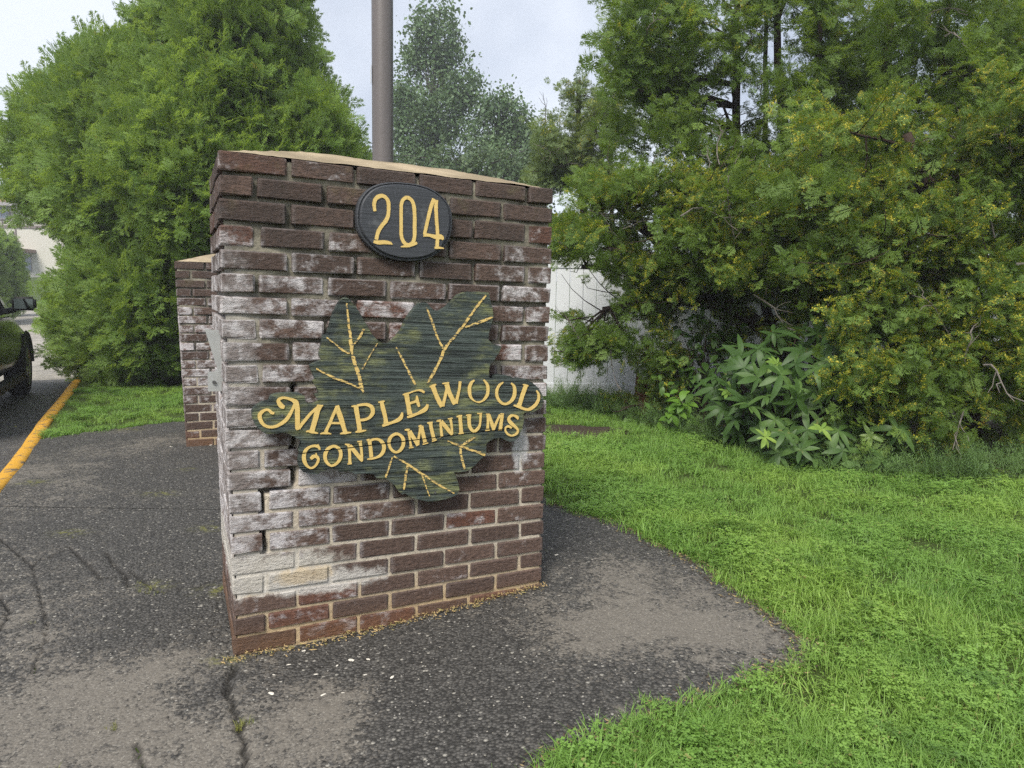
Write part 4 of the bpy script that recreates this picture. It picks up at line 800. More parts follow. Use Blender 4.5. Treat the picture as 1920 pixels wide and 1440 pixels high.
def region_boughs(regs, gaps=(), thr=-.28, frac=1.0):
    cs = []
    for (x0, x1, y0, y1, d0, d1, n) in regs:
        k = 0; tries = 0; n = int(n * frac)
        while k < n and tries < n * 6:
            tries += 1; px, py, d = rng.uniform(x0, x1), rng.uniform(y0, y1), rng.uniform(d0, d1)
            if any((px - gx) ** 2 / rx ** 2 + (py - gy) ** 2 / ry ** 2 < 1 for gx, gy, rx, ry in gaps): continue
            if mnoise.noise(Vector((px * .012, py * .012, d * .6))) < thr: continue
            cs.append(at(px, py, d)); k += 1
    return np.array([tuple(c) for c in cs])
M_CONIFER_GAPS = [(1080, 520, 48, 58), (1044, 640, 30, 120), (1130, 710, 62, 50), (1285, 615, 26, 36), (1425, 600, 46, 36), (1215, 600, 18, 40), (1060, 720, 40, 45)]
def conifer(name, label, trunks, regs, size, per, spread, gaps=(), cones=.4, limbs=28, twigs=24, mat=None, droop=.55, group='overgrown arborvitae trees in front of the fence', r0=.1, protos=None, thr=-.28, frac=.6):
    t0 = trunks[0]; base = Vector(t0[0]); root = empty(name, base); tag(root, label, 'tree', group)
    q = MB()
    for k, tr in enumerate(trunks):
        pts = [Vector(p) - base for p in tr]; fine = []
        for i in range(len(pts) - 1): fine += curve_pts(pts[i], pts[i + 1], 0, 5, .02, k * 9 + i)[:-1]
        fine.append(pts[-1]); n = len(fine); rr = r0 * (1.0 if k == 0 else .62); q.tube(fine, [rr * (1 - .62 * i / n) * (1.35 if i == 0 else 1) for i in range(n)], 9)
    q.build('trunk', M_BARK, root, True)
    cs = region_boughs(regs, gaps, thr, frac); C = np.array([np.mean([p[0] for p in tr]) for tr in trunks]).mean(); Y = np.mean([p[1] for tr in trunks for p in tr])
    outs = cs - np.array([C, Y + .3, 0]); outs[:, 2] = rng.uniform(-.2, .35, len(cs)); outs[:, 1] = np.minimum(outs[:, 1], 0) - .3; outs /= np.linalg.norm(outs, axis=1, keepdims=True)
    P, Rr, S = place_boughs(cs, outs); ok = P[:, 2] > .2; P, Rr, S = P[ok], Rr[ok], S[ok]
    idx = np.where(rng.random(len(P)) < cones, rng.integers(3, 6, len(P)), rng.integers(0, 3, len(P)))
    tag(scatter('crown', protos or FINE_B, P - np.array(base), Rr, S, idx, [mat or M_ARB_R, M_CONE], root), kind='stuff')
    q = MB(); r = random.Random(len(label))
    def nearest_trunk(c):
        best = None
        for tr in trunks:
            for i in range(len(tr) - 1):
                for f in (0.1, .3, .5, .7, .9):
                    p = Vector(tr[i]).lerp(Vector(tr[i + 1]), f)
                    if p.z < c.z + .5:
                        d = (p - c).length + abs(p.z - c.z + .15)
                        if best is None or d < best[0]: best = (d, p)
        return best[1] if best else Vector(trunks[0][0])
    for k in range(limbs):
        e = Vector(cs[r.randrange(len(cs))]); s = nearest_trunk(e); L = (e - s).length; pts = curve_pts(s - base, e - base, .04, 8, .07, k); w = .010 + .012 * L
        q.tube(pts, [w * (1 - .85 * i / 7) for i in range(8)], 5, 0)
        for j in range(4):
            a = pts[r.randrange(2, 7)]; d = Vector((r.gauss(0, 1), r.gauss(-.3, 1), r.gauss(.1, .6))).normalized() * r.uniform(.2, .55); q.tube(curve_pts(a, a + d, -.1, 5, .12, k * 5 + j), [.007, .006, .0045, .003, .002], 4, 0)
    if q.v: tag(q.build('branches', M_BARK, root), kind='stuff')
    q = MB()
    for k in range(twigs):
        c = Vector(cs[r.randrange(len(cs))]) + Vector((r.gauss(0, .1), -r.uniform(.1, .3), r.gauss(0, .1))) - base; d = Vector((r.gauss(0, 1), r.gauss(-.4, .4), r.gauss(.1, .7))).normalized() * r.uniform(.18, .5); pts = curve_pts(c, c + d, .12, 6, .14, k); q.tube(pts, [.0065, .006, .005, .004, .003, .002], 4)
        for j in range(3): a = pts[2 + j]; d2 = (d.normalized() + Vector((r.gauss(0, .7), r.gauss(0, .7), r.gauss(0, .7)))).normalized() * .14; q.tube(curve_pts(a, a + d2, 0, 4, .15, j), [.0038, .003, .0024, .0015], 4)
    if q.v: tag(q.build('dead_twigs', M_TWIG, root), kind='stuff')
    return root
def G(px, Y):
    p = at(px, 700, Y); return (p.x, Y, float(ground(p.x, Y)))
conifer('arborvitae_tree', 'thin dark trunked arborvitae with see through crown, tallest by the open sky', [[G(1392, 7.2), at(1385, 300, 7.2), at(1382, 100, 7.2), at(1378, -120, 7.2)], [G(1440, 7.3), at(1437, 200, 7.3), at(1434, -100, 7.3)]],
        [(1175, 1300, -70, 130, 6.3, 7.5, 62), (1165, 1300, 100, 320, 6.3, 7.6, 85), (1290, 1440, -70, 120, 6.4, 7.6, 42), (1290, 1420, 120, 350, 6.4, 7.5, 50)], .19, 13, .15, cones=.15, limbs=26, twigs=10, r0=.055, protos=SOFT_B, thr=-.13, frac=.74)
conifer('arborvitae_tree', 'arborvitae with a bent double trunk and gaps of sky, behind the olive bush', [[G(1480, 7.0), at(1500, 420, 7.0), at(1470, 240, 7.0), at(1458, 120, 7.0), at(1462, -120, 7.1)], [G(1535, 6.8), at(1534, 350, 6.8), at(1536, 200, 6.8), at(1540, -60, 6.8)], [at(1534, 300, 6.8), at(1570, 230, 6.8), at(1590, 60, 6.9)]],
        [(1420, 1640, -70, 110, 6.3, 7.6, 66), (1420, 1640, 110, 250, 6.4, 7.5, 46), (1420, 1640, 240, 420, 6.6, 7.6, 70), (1260, 1640, 400, 500, 6.7, 7.5, 60)], .19, 13, .15, cones=.2, limbs=26, twigs=12, r0=.065, protos=SOFT_B, thr=-.13, frac=.74)
conifer('arborvitae_tree', 'broad arborvitae with thick dark trunk at the far end of the fence', [[G(1690, 6.7), at(1668, 330, 6.7), at(1662, 200, 6.7), at(1668, -120, 6.8)], [G(1760, 6.6), at(1765, 200, 6.6), at(1780, -100, 6.6)]],
        [(1640, 1960, -80, 130, 5.6, 7.2, 120), (1600, 1960, 120, 330, 5.8, 7.2, 130), (1560, 1960, 320, 520, 6.0, 7.2, 90)], .20, 13, .16, cones=.3, limbs=26, twigs=16, r0=.085, protos=SOFT_B, thr=-.2, frac=.62)
conifer('arborvitae_tree', 'spreading olive green arborvitae with bare limbs leaning over the white fence', [[G(1530, 6.3), at(1470, 650, 6.3), at(1380, 575, 6.3), at(1290, 505, 6.3), at(1200, 420, 6.3), at(1120, 350, 6.3)], [G(1500, 6.4), at(1440, 590, 6.4), at(1400, 450, 6.3), at(1370, 340, 6.2)], [at(1380, 575, 6.3), at(1250, 560, 6.4), at(1130, 580, 6.4)], [at(1440, 620, 6.3), at(1330, 560, 6.4), at(1200, 510, 6.5), at(1090, 500, 6.5)]],
        [(1048, 1200, 335, 470, 6.0, 6.9, 62), (1110, 1330, 320, 500, 5.5, 6.5, 110), (1300, 1560, 310, 520, 5.2, 6.4, 150), (1060, 1130, 560, 680, 6.2, 6.8, 26), (1140, 1290, 500, 735, 6.0, 6.9, 96), (1160, 1250, 690, 770, 6.2, 6.7, 22), (1270, 1400, 560, 650, 6.3, 6.9, 14), (1250, 1480, 470, 560, 5.6, 6.3, 34), (1040, 1100, 400, 560, 6.3, 6.8, 14), (1400, 1560, 500, 640, 5.5, 6.2, 34)], .17, 14, .13, gaps=M_CONIFER_GAPS, cones=.5, limbs=64, twigs=40, r0=.085)
conifer('arborvitae_tree', 'dense arborvitae with yellow young cones sweeping down to the lawn past the rhododendron', [[G(1960, 5.6), at(1950, 500, 5.6), at(1930, 260, 5.7), at(1925, 150, 5.7)], [G(1840, 5.4), at(1800, 560, 5.4), at(1740, 380, 5.3), at(1700, 250, 5.3)]],
        [(1500, 1980, 190, 360, 4.9, 6.1, 150), (1480, 1980, 340, 520, 4.7, 5.9, 210), (1560, 1980, 500, 680, 4.5, 5.6, 170), (1590, 1800, 660, 850, 4.35, 4.8, 56), (1780, 1980, 650, 860, 4.7, 5.4, 62), (1860, 1980, 120, 400, 4.6, 5.4, 60), (1680, 1980, 560, 810, 5.6, 6.5, 90)], .155, 15, .12, cones=.62, limbs=40, twigs=30, r0=.12)
conifer('arborvitae_tree', 'pale sparse topped arborvitae beyond the white fence, beside the poplars', [[G(1090, 10.2), at(1088, 300, 10.2), at(1085, 150, 10.2)], [G(1150, 10.0), at(1150, 190, 10)]],
        [(1030, 1190, 230, 350, 9.6, 10.6, 90), (1060, 1180, 180, 250, 9.7, 10.5, 34), (1075, 1100, 150, 190, 10, 10.3, 5), (1000, 1080, 270, 340, 9.8, 10.6, 26)], .24, 12, .2, cones=.2, limbs=20, twigs=30, r0=.07, group='trees beyond the fence', protos=SOFT_B, frac=.75, mat=M_ARB_P)

# broad-leaved trees far behind
M_POP = leaf_mat('poplar_leaf', (0.105, 0.175, 0.075), (0.16, 0.24, 0.105), rough=.5, tr=.25, clump=.6); M_POP2 = leaf_mat('wood_leaf', (0.085, 0.14, 0.060), (0.130, 0.18, 0.075), rough=.5, tr=.25, clump=.6)  # poplar leaf lightened and greyed: haze and glare put into its colour
CLUST = [leaf_cluster(11, 34, .19, .72), leaf_cluster(12, 30, .19, .66), leaf_cluster(13, 36, .17, .78)]
def broadleaf(name, label, trunk, blobs, D, dens, size, mat, group, fill=.35, r0=.2, spur=0):
    base = Vector(G(trunk[0], D)); root = empty(name, base); tag(root, label, 'tree', group); P = []
    for (cx, cy, rx, ry) in blobs:
        c = np.array(at(cx, cy, D)); r = np.array([rx * D / FPX, rx * D / FPX * .9, ry * D / FPX]); n = int(dens * r[0] * r[2] * 2.2) + 8; d = rng.normal(0, 1, (n, 3)); d /= np.linalg.norm(d, axis=1, keepdims=True)
        P.append(c + d * r * (rng.random((n, 1)) ** fill))
    P = np.concatenate(P); ns = np.array([mnoise.noise(Vector(p * .85)) for p in P]); P = P[(ns > -.25)]
    n = len(P); tag(scatter('crown', CLUST, P - np.array(base), rng.uniform(-3.1, 3.1, (n, 3)), size * rng.uniform(.6, 1.35, n), rng.integers(0, 3, n), [mat], root), kind='stuff')
    q = MB(); top = at(trunk[1], trunk[2], D) - base; q.tube(curve_pts((0, 0, 0), top, 0, 10, .015, 1), [r0 * (1 - .09 * i) for i in range(10)], 8); q.build('trunk', M_BARKG, root, True)
    q = MB(); r = random.Random(9)
    for k in range(46):
        e = Vector(P[r.randrange(n)]) - base; f = min(.95, max(.25, (e.z / max(top.z, 1)) - .12)); s = top * f; q.tube(curve_pts(s, e, .04, 6, .06, k), [.05 * r0 / .2, .04 * r0 / .2, .03 * r0 / .2, .022 * r0 / .2, .014, .008], 4)
    q.build('branches', M_BARKG, root)
    return root
broadleaf('poplar_tree', 'tall twin topped poplar standing against the sky beside the pole', (812, 815, 60), [(800, 70, 34, 58), (845, 75, 34, 62), (778, 150, 42, 60), (852, 160, 46, 62), (810, 200, 70, 66), (885, 170, 22, 32), (770, 260, 42, 62), (835, 280, 70, 60), (750, 200, 22, 60), (800, 340, 70, 50)], 26, 34, .62, M_POP, 'trees beyond the fence')
broadleaf('maple_tree', 'lower rounded grey green tree between the poplar and the arborvitae', (940, 935, 240), [(935, 215, 42, 42), (965, 235, 36, 40), (905, 250, 36, 46), (950, 290, 60, 50), (990, 270, 24, 34)], 24, 38, .6, M_POP, 'trees beyond the fence')
broadleaf('woodland_tree', 'dark leafy tree showing low behind the top of the brick pillar', (900, 900, 290), [(860, 320, 60, 44), (920, 320, 55, 40), (985, 330, 50, 42), (1020, 320, 30, 50), (760, 320, 40, 34), (960, 380, 90, 50), (840, 390, 90, 50)], 21, 40, .6, M_POP2, 'trees beyond the fence')
broadleaf('sapling', 'wispy small sapling top between the big arborvitae and the pole', (683, 683, 268), [(680, 282, 12, 20), (688, 300, 18, 20), (676, 320, 20, 30)], 12, 70, .22, M_POP2, 'trees beyond the fence', r0=.03)

# clipped columns by the road, far left
def column(px, Y, top, w, label):
    base = Vector(G(px, Y)); root = empty('columnar_arborvitae', base); tag(root, label, 'tree', 'clipped columns across the car park'); H = at(px, top, Y).z - base.z; rw = w * Y / FPX
    n = 330; t = rng.random(n) ** .8; a = rng.uniform(0, 2 * math.pi, n); prof = rw * np.minimum(1.0, .75 + .4 * t) * np.sqrt(np.clip(1 - t ** 3.2, 0.01, 1)); cs = np.stack([base.x + np.cos(a) * prof, base.y + np.sin(a) * prof, base.z + .1 + t * (H - .1)], 1)
    outs = np.stack([np.cos(a), np.sin(a), np.full(n, .9)], 1); P, Rr, S = place_boughs(cs, outs, .8, 1.2)
    tag(scatter('crown', FAR_B, P - np.array(base), Rr, S, rng.integers(0, 4, len(P)), [M_ARB_L, M_CONE], root), kind='stuff'); q = MB(); q.tube([(0, 0, 0), (0, 0, H * .85)], [.08, .03], 6); q.build('trunk', M_BARK, root)
column(10, 22, 447, 20, 'clipped arborvitae column with pointed tip nearest the pale building')
column(-24, 20.5, 452, 24, 'second clipped arborvitae column, half out of the picture by the car')
column(26, 24.5, 468, 14, 'short clipped arborvitae column furthest along the car park')

# ------------------------------------------------------------------ pale half-timbered apartment block far left
def building():
    Y = 47; b = Vector(G(-60, Y)); g = at(30, 510, Y); root = empty('apartment_building', (g.x, Y, g.z)); tag(root, 'cream half timbered apartment block with balcony and brown roof', 'building')
    s = Y / FPX; X = lambda px: (px - 30) * s; Z = lambda py: (510 - py) * s
    wall = plain('cream_render', (0.50, 0.485, 0.43), .9, var=.05, scale=.8); timb = plain('brown_timber', (0.16, 0.13, 0.12), .8); roof = plain('brown_shingle', (0.20, 0.11, 0.08), .9, scale=6); glass = plain('window_glass', (0.20, 0.24, 0.32), .1, .6, .1, 1); fr = plain('grey_frame', (0.28, 0.26, 0.27), .6); deck = plain('deck_wood', (0.22, 0.15, 0.11), .8)
    q = MB(); q.box(X(-260), X(330), 0, 9, -3.0, Z(384)); q.build('wall', wall, root)
    q = MB(); a, c = Z(386), Z(335); x0, x1 = X(-275), X(345)
    q.poly([(x0, -.7, a), (x1, -.7, a), (x1, 4.5, c), (x0, 4.5, c)]); q.poly([(x0, 9.7, a), (x0, 4.5, c), (x1, 4.5, c), (x1, 9.7, a)]); q.poly([(x0, -.7, a), (x0, 4.5, c), (x0, 9.7, a)]); q.poly([(x1, -.7, a), (x1, 9.7, a), (x1, 4.5, c)]); q.poly([(x0, -.7, a), (x0, 9.7, a), (x1, 9.7, a), (x1, -.7, a)]); ro = q.build('roof', roof, root)
    q = MB(); q.box(x0, x1, -.76, -.7, a - .22, a + .02); q.build('fascia', fr, ro)
    for bx in (-120, 0, 120, 240):
        q = MB(); q.box(X(bx - 260), X(bx - 140) - .02, -.06, -.0, Z(430), Z(425)); q.build('beam', timb, root)
        q = MB(); q.box(X(35 + bx - 1), X(35 + bx + 1), -.055, 0, Z(478), Z(431)); q.build('post', timb, root); q = MB(); q.box(X(11 + bx), X(12.5 + bx), -.055, 0, Z(424.5), Z(415)); q.build('stud', timb, root)
        q = MB(); q.box(X(-2 + bx), X(27 + bx), -.10, 0, Z(415), Z(391)); w = q.build('window', fr, root)
        for e in (0, 12.5): q = MB(); q.box(X(1 + e + bx), X(12 + e + bx), -.115, -.101, Z(412.5), Z(393)); q.build('pane', glass, w)
        q = MB(); q.box(X(25 + bx), X(70 + bx), -1.6, -.001, Z(475), Z(469)); dk = q.build('balcony', deck, root)
        q = MB(); q.box(X(25 + bx), X(70 + bx), -1.6, -1.55, Z(453.5), Z(452)); q.box(X(25 + bx), X(70 + bx), -1.6, -1.55, Z(467.5), Z(466.5))
        for e in range(24): q.box(X(25.5 + bx + e * 1.9), X(25.5 + bx + e * 1.9) + .02, -1.59, -1.57, Z(466.5), Z(453.5))
        q.build('railing', timb, dk)
        q = MB(); q.box(X(37 + bx), X(60 + bx), -.06, 0, Z(509), Z(480)); d = q.build('sliding_door', fr, root)
        for e in (0, 11.5): q = MB(); q.box(X(38 + e + bx), X(48.5 + e + bx), -.075, -.061, Z(508), Z(481)); q.build('pane', glass, d)
        q = MB(); q.box(X(30 + bx), X(31.6 + bx), -.16, 0, Z(441), Z(436)); q.build('wall_lamp', timb, root)
    q = MB(); q.box(X(-260), X(-140) + 0, -.07, -.061, Z(430), Z(425)); q.build('beam', timb, root)
    q = MB(); q.box(X(100.1), X(330), -.06, 0, Z(430), Z(425)); q.build('beam', timb, root)
building()

# ------------------------------------------------------------------ dark car leaving along the road
def car():
    H2 = Vector((CD[0], CD[1], 0)).normalized(); side = Vector((H2.y, -H2.x, 0))        # right-hand side of the car
    w = ray(57, 738); zr = ROADZ; t = (zr - CAMZ) / w[2]; wp = Vector((w[0] * t, w[1] * t, zr))
    o = wp - side * .93 - H2 * 1.38; root = empty('parked_car', o); root.rotation_euler = (0, 0, math.atan2(H2.y, H2.x)); tag(root, 'dark green black sport utility car cut off at the edge of the picture', 'car')
    t_ = NT('dark_car_paint'); c = t_.mix(t_.noise(obj_co(t_), 2, 2), (0.005, 0.0055, 0.005), (0.008, 0.0085, 0.007)); paint = t_.bsdf(c, .22, None, spec=.22); paint.node_tree.nodes['Principled BSDF'].inputs['Coat Weight'].default_value = .1
    glass = plain('dark_glass', (0.012, 0.014, 0.015), .05, .6, .05, 1, 0); rub = plain('tyre_rubber', (0.018, 0.018, 0.018), .85); alloy = plain('alloy', (0.35, 0.35, 0.36), .35, .5, .1, 5, .05, .8); blk = plain('black_plastic', (0.02, 0.02, 0.02), .6)
    # local x forward, y left, z up; lofted body
    st = [(-2.25, .60, .45, .70, .80, .95), (-2.15, .78, .36, .84, .90, 1.02), (-1.6, .88, .30, .92, .915, 1.03), (-.8, .90, .27, .925, .90, 1.02), (0, .90, .27, .925, .89, 1.01), (.7, .90, .27, .925, .885, 1.0), (1.1, .90, .29, .93, .85, .985), (1.6, .90, .30, .925, .80, .95), (2.0, .86, .34, .88, .74, .90), (2.25, .74, .40, .74, .62, .80), (2.36, .52, .46, .52, .45, .70)]
    V, F = [], []; k = 14
    for (x, wb, zb, wm, wt, zt) in st:
        half = [(0, zb), (wb * .7, zb), (wb, zb + .08), (wm, zb + .28), (wm + .005, .70), (wt + .03, zt - .10), (wt - .02, zt - .015), (wt - .16, zt + .03 if x > .9 else zt + .0), (0, zt + (.05 if x > .9 else .02))]
        ring = [(x, -y, z) for y, z in half] + [(x, y, z) for y, z in half[::-1][1:-1]]; V += ring; k = len(ring)
    for i in range(len(st) - 1):
        for j in range(k): F.append((i * k + j, i * k + (j + 1) % k, (i + 1) * k + (j + 1) % k, (i + 1) * k + j))
    F.append(tuple(range(k))[::-1]); F.append(tuple((len(st) - 1) * k + j for j in range(k)))
    body = mesh('body', V, F, paint, root, True); sb = body.modifiers.new('sub', 'SUBSURF'); sb.levels = sb.render_levels = 2
    V, F = [], []
    cab = [(-2.0, .80, 1.0, .80), (-1.75, .80, 1.45, .66), (-1.2, .84, 1.64, .66), (-.3, .86, 1.70, .68), (.35, .86, 1.64, .66), (1.1, .84, 1.0, .80)]
    for (x, wb, zt, wt) in cab: V += [(x, -wb, .98), (x, -(wb + wt) / 2 - .02, (.98 + zt) / 2), (x, -wt, zt - .04), (x, -wt + .14, zt), (x, wt - .14, zt), (x, wt, zt - .04), (x, (wb + wt) / 2 + .02, (.98 + zt) / 2), (x, wb, .98)]
    for i in range(len(cab) - 1):
        for j in range(7): F.append((i * 8 + j, i * 8 + j + 1, (i + 1) * 8 + j + 1, (i + 1) * 8 + j))
    mesh('windows', V, F, glass, root, True)
    q = MB(); q.box(-1.55, .25, -.60, .60, 1.655, 1.70); q.build('roof_panel', paint, root)
    for yy in (-1, 1):
        q = MB(); q.tube([(.30, yy * .88, 1.02), (.36, yy * .80, 1.30), (.30, yy * .70, 1.62)], [.035, .03, .03], 6); q.build('pillar_trim', blk, root)
        # mirror housing: rounded box, glass facing back
        bm = bmesh.new(); bmesh.ops.create_cube(bm, size=1)
        for v in bm.verts: v.co = Vector((v.co.x * .10 * (1 if v.co.x > 0 else 1.1), v.co.y * .225, v.co.z * .155))
        bmesh.ops.bevel(bm, geom=bm.edges[:], offset=.03, segments=3, affect='EDGES'); bmesh.ops.translate(bm, verts=bm.verts, vec=(.52, yy * 1.04, 1.13)); mi = bm_obj('mirror', bm, blk, root, True)
        q = MB(); q.box(.46, .462, yy * 1.04 - .088, yy * 1.04 + .088, 1.075, 1.185); q.build('mirror_glass', plain('mirror_glass', (.10, .12, .11), .03, .9, .05, 1, 0, 1.0), mi)  # dark greenish reflection put into the mirror's tint
        q = MB(); q.tube([(.53, yy * .86, 1.04), (.52, yy * .96, 1.07)], [.035, .03], 8); q.build('mirror_arm', blk, mi)
        q = MB(); q.box(-.9, -.2, yy * .93 - .012, yy * .93 + .012, .86, .90); q.build('door_handle', paint, root)
        q = MB(); q.box(-1.2, 1.0, yy * .90 - .045, yy * .90 + .045, .235, .315); q.build('sill_step', blk, root)
        for xx in (-1.35, 1.38):
            def ring_mesh(prof, n, y, name, mat, parent):
                V, F = [], []; m = len(prof)
                for i in range(n):
                    a = 2 * math.pi * i / n
                    for (r_, yy_) in prof: V.append((xx + r_ * math.cos(a), y + yy_ * yy, .355 + r_ * math.sin(a)))
                for i in range(n):
                    for j in range(m - 1): F.append((i * m + j, ((i + 1) % n) * m + j, ((i + 1) % n) * m + j + 1, i * m + j + 1))
                return mesh(name, V, F, mat, parent, True)
            wh = ring_mesh([(.25, -.20), (.32, -.21), (.352, -.18), (.355, -.03), (.33, .0), (.25, .012)], 36, yy * .925, 'wheel', rub, root)
            ring_mesh([(.25, .0), (.235, -.02), (.22, -.06), (.20, -.10)], 36, yy * .925, 'rim', alloy, wh)
            q = MB()
            for s5 in range(5):
                a = 2 * math.pi * s5 / 5; q.tube([(xx + .04 * math.cos(a), yy * .90, .355 + .04 * math.sin(a)), (xx + .225 * math.cos(a), yy * .905, .355 + .225 * math.sin(a))], [.035, .022], 6)
            q.build('spokes', alloy, wh)
            V, F = [], []
            for i in range(25):
                a = math.pi * i / 24; V += [(xx + .37 * math.cos(a), yy * .90, .37 + .37 * math.sin(a)), (xx + .42 * math.cos(a), yy * .945, .37 + .40 * math.sin(a)), (xx + .44 * math.cos(a), yy * .925, .37 + .42 * math.sin(a))]
            for i in range(24):
                for j in range(2): F.append((i * 3 + j, i * 3 + j + 1, i * 3 + 4 + j, i * 3 + 3 + j))
            mesh('wheel_arch', V, F, blk, root, True)
car()

# ------------------------------------------------------------------ planting bed: rhododendron, weeds, stump
def leaf_mesh(name, L, W, mat, bend=.25, fold=.18, n=5):
    V, F = [], []
    for i in range(n + 1):
        t = i / n; w = W * .5 * (math.sin(math.pi * min(1, t * .96 + .03)) ** .75); x = L * t; z = -bend * L * t * t
        V += [(x, -w, z + fold * w), (x, 0, z), (x, w, z + fold * w)]
    for i in range(n):
        F += [(i * 3, (i + 1) * 3, (i + 1) * 3 + 1, i * 3 + 1), (i * 3 + 1, (i + 1) * 3 + 1, (i + 1) * 3 + 2, i * 3 + 2)]
    me = bpy.data.meshes.new(name); me.from_pydata(V, [], F); me.materials.append(mat); me.polygons.foreach_set('use_smooth', [True] * len(me.polygons)); return me
def rhodo():
    D = 5.1; base = Vector(G(1490, 5.2)); root = empty('rhododendron_bush', base); tag(root, 'rhododendron bush with whorls of long leathery dark leaves under the arborvitae', 'bush')
    m1 = leaf_mat('rhododendron_leaf', (0.052, 0.105, 0.024), (0.105, 0.180, 0.044), (0.18, 0.15, 0.05), rough=.48, tr=.15, spec=.25, clump=4); m2 = leaf_mat('young_leaf', (0.16, 0.26, 0.05), (0.24, 0.34, 0.07), rough=.4, tr=.2, clump=3)
    L = [leaf_mesh('leaf', .155, .046, m1, b) for b in (.08, .3, .6, .8)]; LY = leaf_mesh('leaf', .10, .034, m2, .2)
    wh = []
    for _ in range(1200):
        px, py = rng.uniform(1335, 1690), rng.uniform(612, 885); e = ((px - 1495) / 165) ** 2 + ((py - 745) / 132) ** 2; low = py > 790 and px > 1430
        if e > 1 and not (low and px < 1700): continue
        d = 4.55 + .55 * min(1.2, e) + rng.uniform(0, .35) if not low else rng.uniform(4.4, 4.85); p = at(px, py, d)
        if p.z < .15 or any((p - q).length < .125 for q in wh): continue
        wh.append(p)
    wh.sort(key=lambda p: p.y); rest = MB(); n = 0; r = random.Random(4); st = MB()
    for wi, p in enumerate(wh):
        ax = Vector((r.gauss(0, .45), -.7 + r.gauss(0, .35), .75 + r.gauss(0, .35))).normalized(); k = r.randint(6, 9); young = r.random() < .07; ph = r.uniform(0, 6); a1 = ax.orthogonal().normalized(); a2 = ax.cross(a1)
        st.tube(curve_pts(base.lerp(p, .35) * 0 + (p - base) * .45 + Vector((0, .15, -.1)), p - base, 0, 5, .08, wi), [.008, .007, .006, .005, .004], 5)
        for i in range(k):
            an = ph + 2 * math.pi * i / k + r.uniform(-.25, .25); el = r.uniform(-.35, .45); d = (a1 * math.cos(an) + a2 * math.sin(an)) * math.cos(el) + ax * math.sin(el); z = ax - d * ax.dot(d); z.normalize(); y = z.cross(d)
            M = Matrix(((d.x, y.x, z.x, p.x - base.x), (d.y, y.y, z.y, p.y - base.y), (d.z, y.z, z.z, p.z - base.z), (0, 0, 0, 1))); me = LY if young else r.choice(L); sc = r.uniform(.55, 1.12)
            if n < 300:
                o = bpy.data.objects.new('leaf', me); link(o, root); o.matrix_local = M @ Matrix.Scale(sc, 4); n += 1
            else:
                b0 = len(rest.v); rest.v += [tuple(M @ (v.co * sc)) for v in me.vertices]; rest.f += [tuple(b0 + i_ for i_ in f.vertices) for f in me.polygons]; rest.m += [1 if young else 0] * len(me.polygons)
    if rest.v: tag(rest.build('leaves', [m1, m2], root, True), kind='stuff')
    st.build('stems', M_BARK, root)
rhodo()
M_VINE = leaf_mat('broad_leaf', (0.065, 0.135, 0.026), (0.12, 0.21, 0.042), rough=.4, tr=.25, clump=3); M_BRIGHT = leaf_mat('bright_leaf', (0.11, 0.23, 0.03), (0.17, 0.31, 0.045), rough=.45, tr=.35, clump=3)
def broad_bush(name, label, px, py, rx, ry, D, n, L, mat, cat='bush'):
    c = at(px, py, D); base = Vector((c.x, D, float(ground(c.x, D)))); root = empty(name, base); tag(root, label, cat); r = random.Random(n); V = MB(); st = MB()
    lm = leaf_mesh('leaf', L, L * .62, mat, .3, .2, 4)
    for i in range(n):
        u, v, w = r.gauss(0, .42), r.gauss(0, .42), r.uniform(-.18, .18); p = at(px + u * rx, min(py + v * ry, 800), D + w) - base
        if p.z < .03: continue
        d = Vector((r.gauss(0, .8), r.gauss(-.5, .5), r.gauss(-.25, .4))).normalized(); z = (Vector((0, -.5, 1)) - d * d.dot(Vector((0, -.5, 1)))).normalized(); y = z.cross(d); M = Matrix(((d.x, y.x, z.x, p.x), (d.y, y.y, z.y, p.y), (d.z, y.z, z.z, p.z), (0, 0, 0, 1)))
        o = bpy.data.objects.new('leaf', lm); link(o, root); o.matrix_local = M @ Matrix.Scale(r.uniform(.7, 1.3), 4)
        if i % 4 == 0: st.tube(curve_pts((p.x * .2, p.y * .2, 0), p, .05, 5, .06, i), [.005, .0045, .004, .003, .002], 4)
    st.build('stems', M_BARK, root)
broad_bush('ivy_bush', 'dark broad leaved bush in the shade between fence and rhododendron', 1320, 690, 95, 120, 6.1, 240, .085, M_VINE)
broad_bush('pokeweed_seedling', 'bright yellow green seedling with oval leaves left of the rhododendron', 1272, 768, 34, 48, 5.75, 46, .095, M_BRIGHT, 'plant')
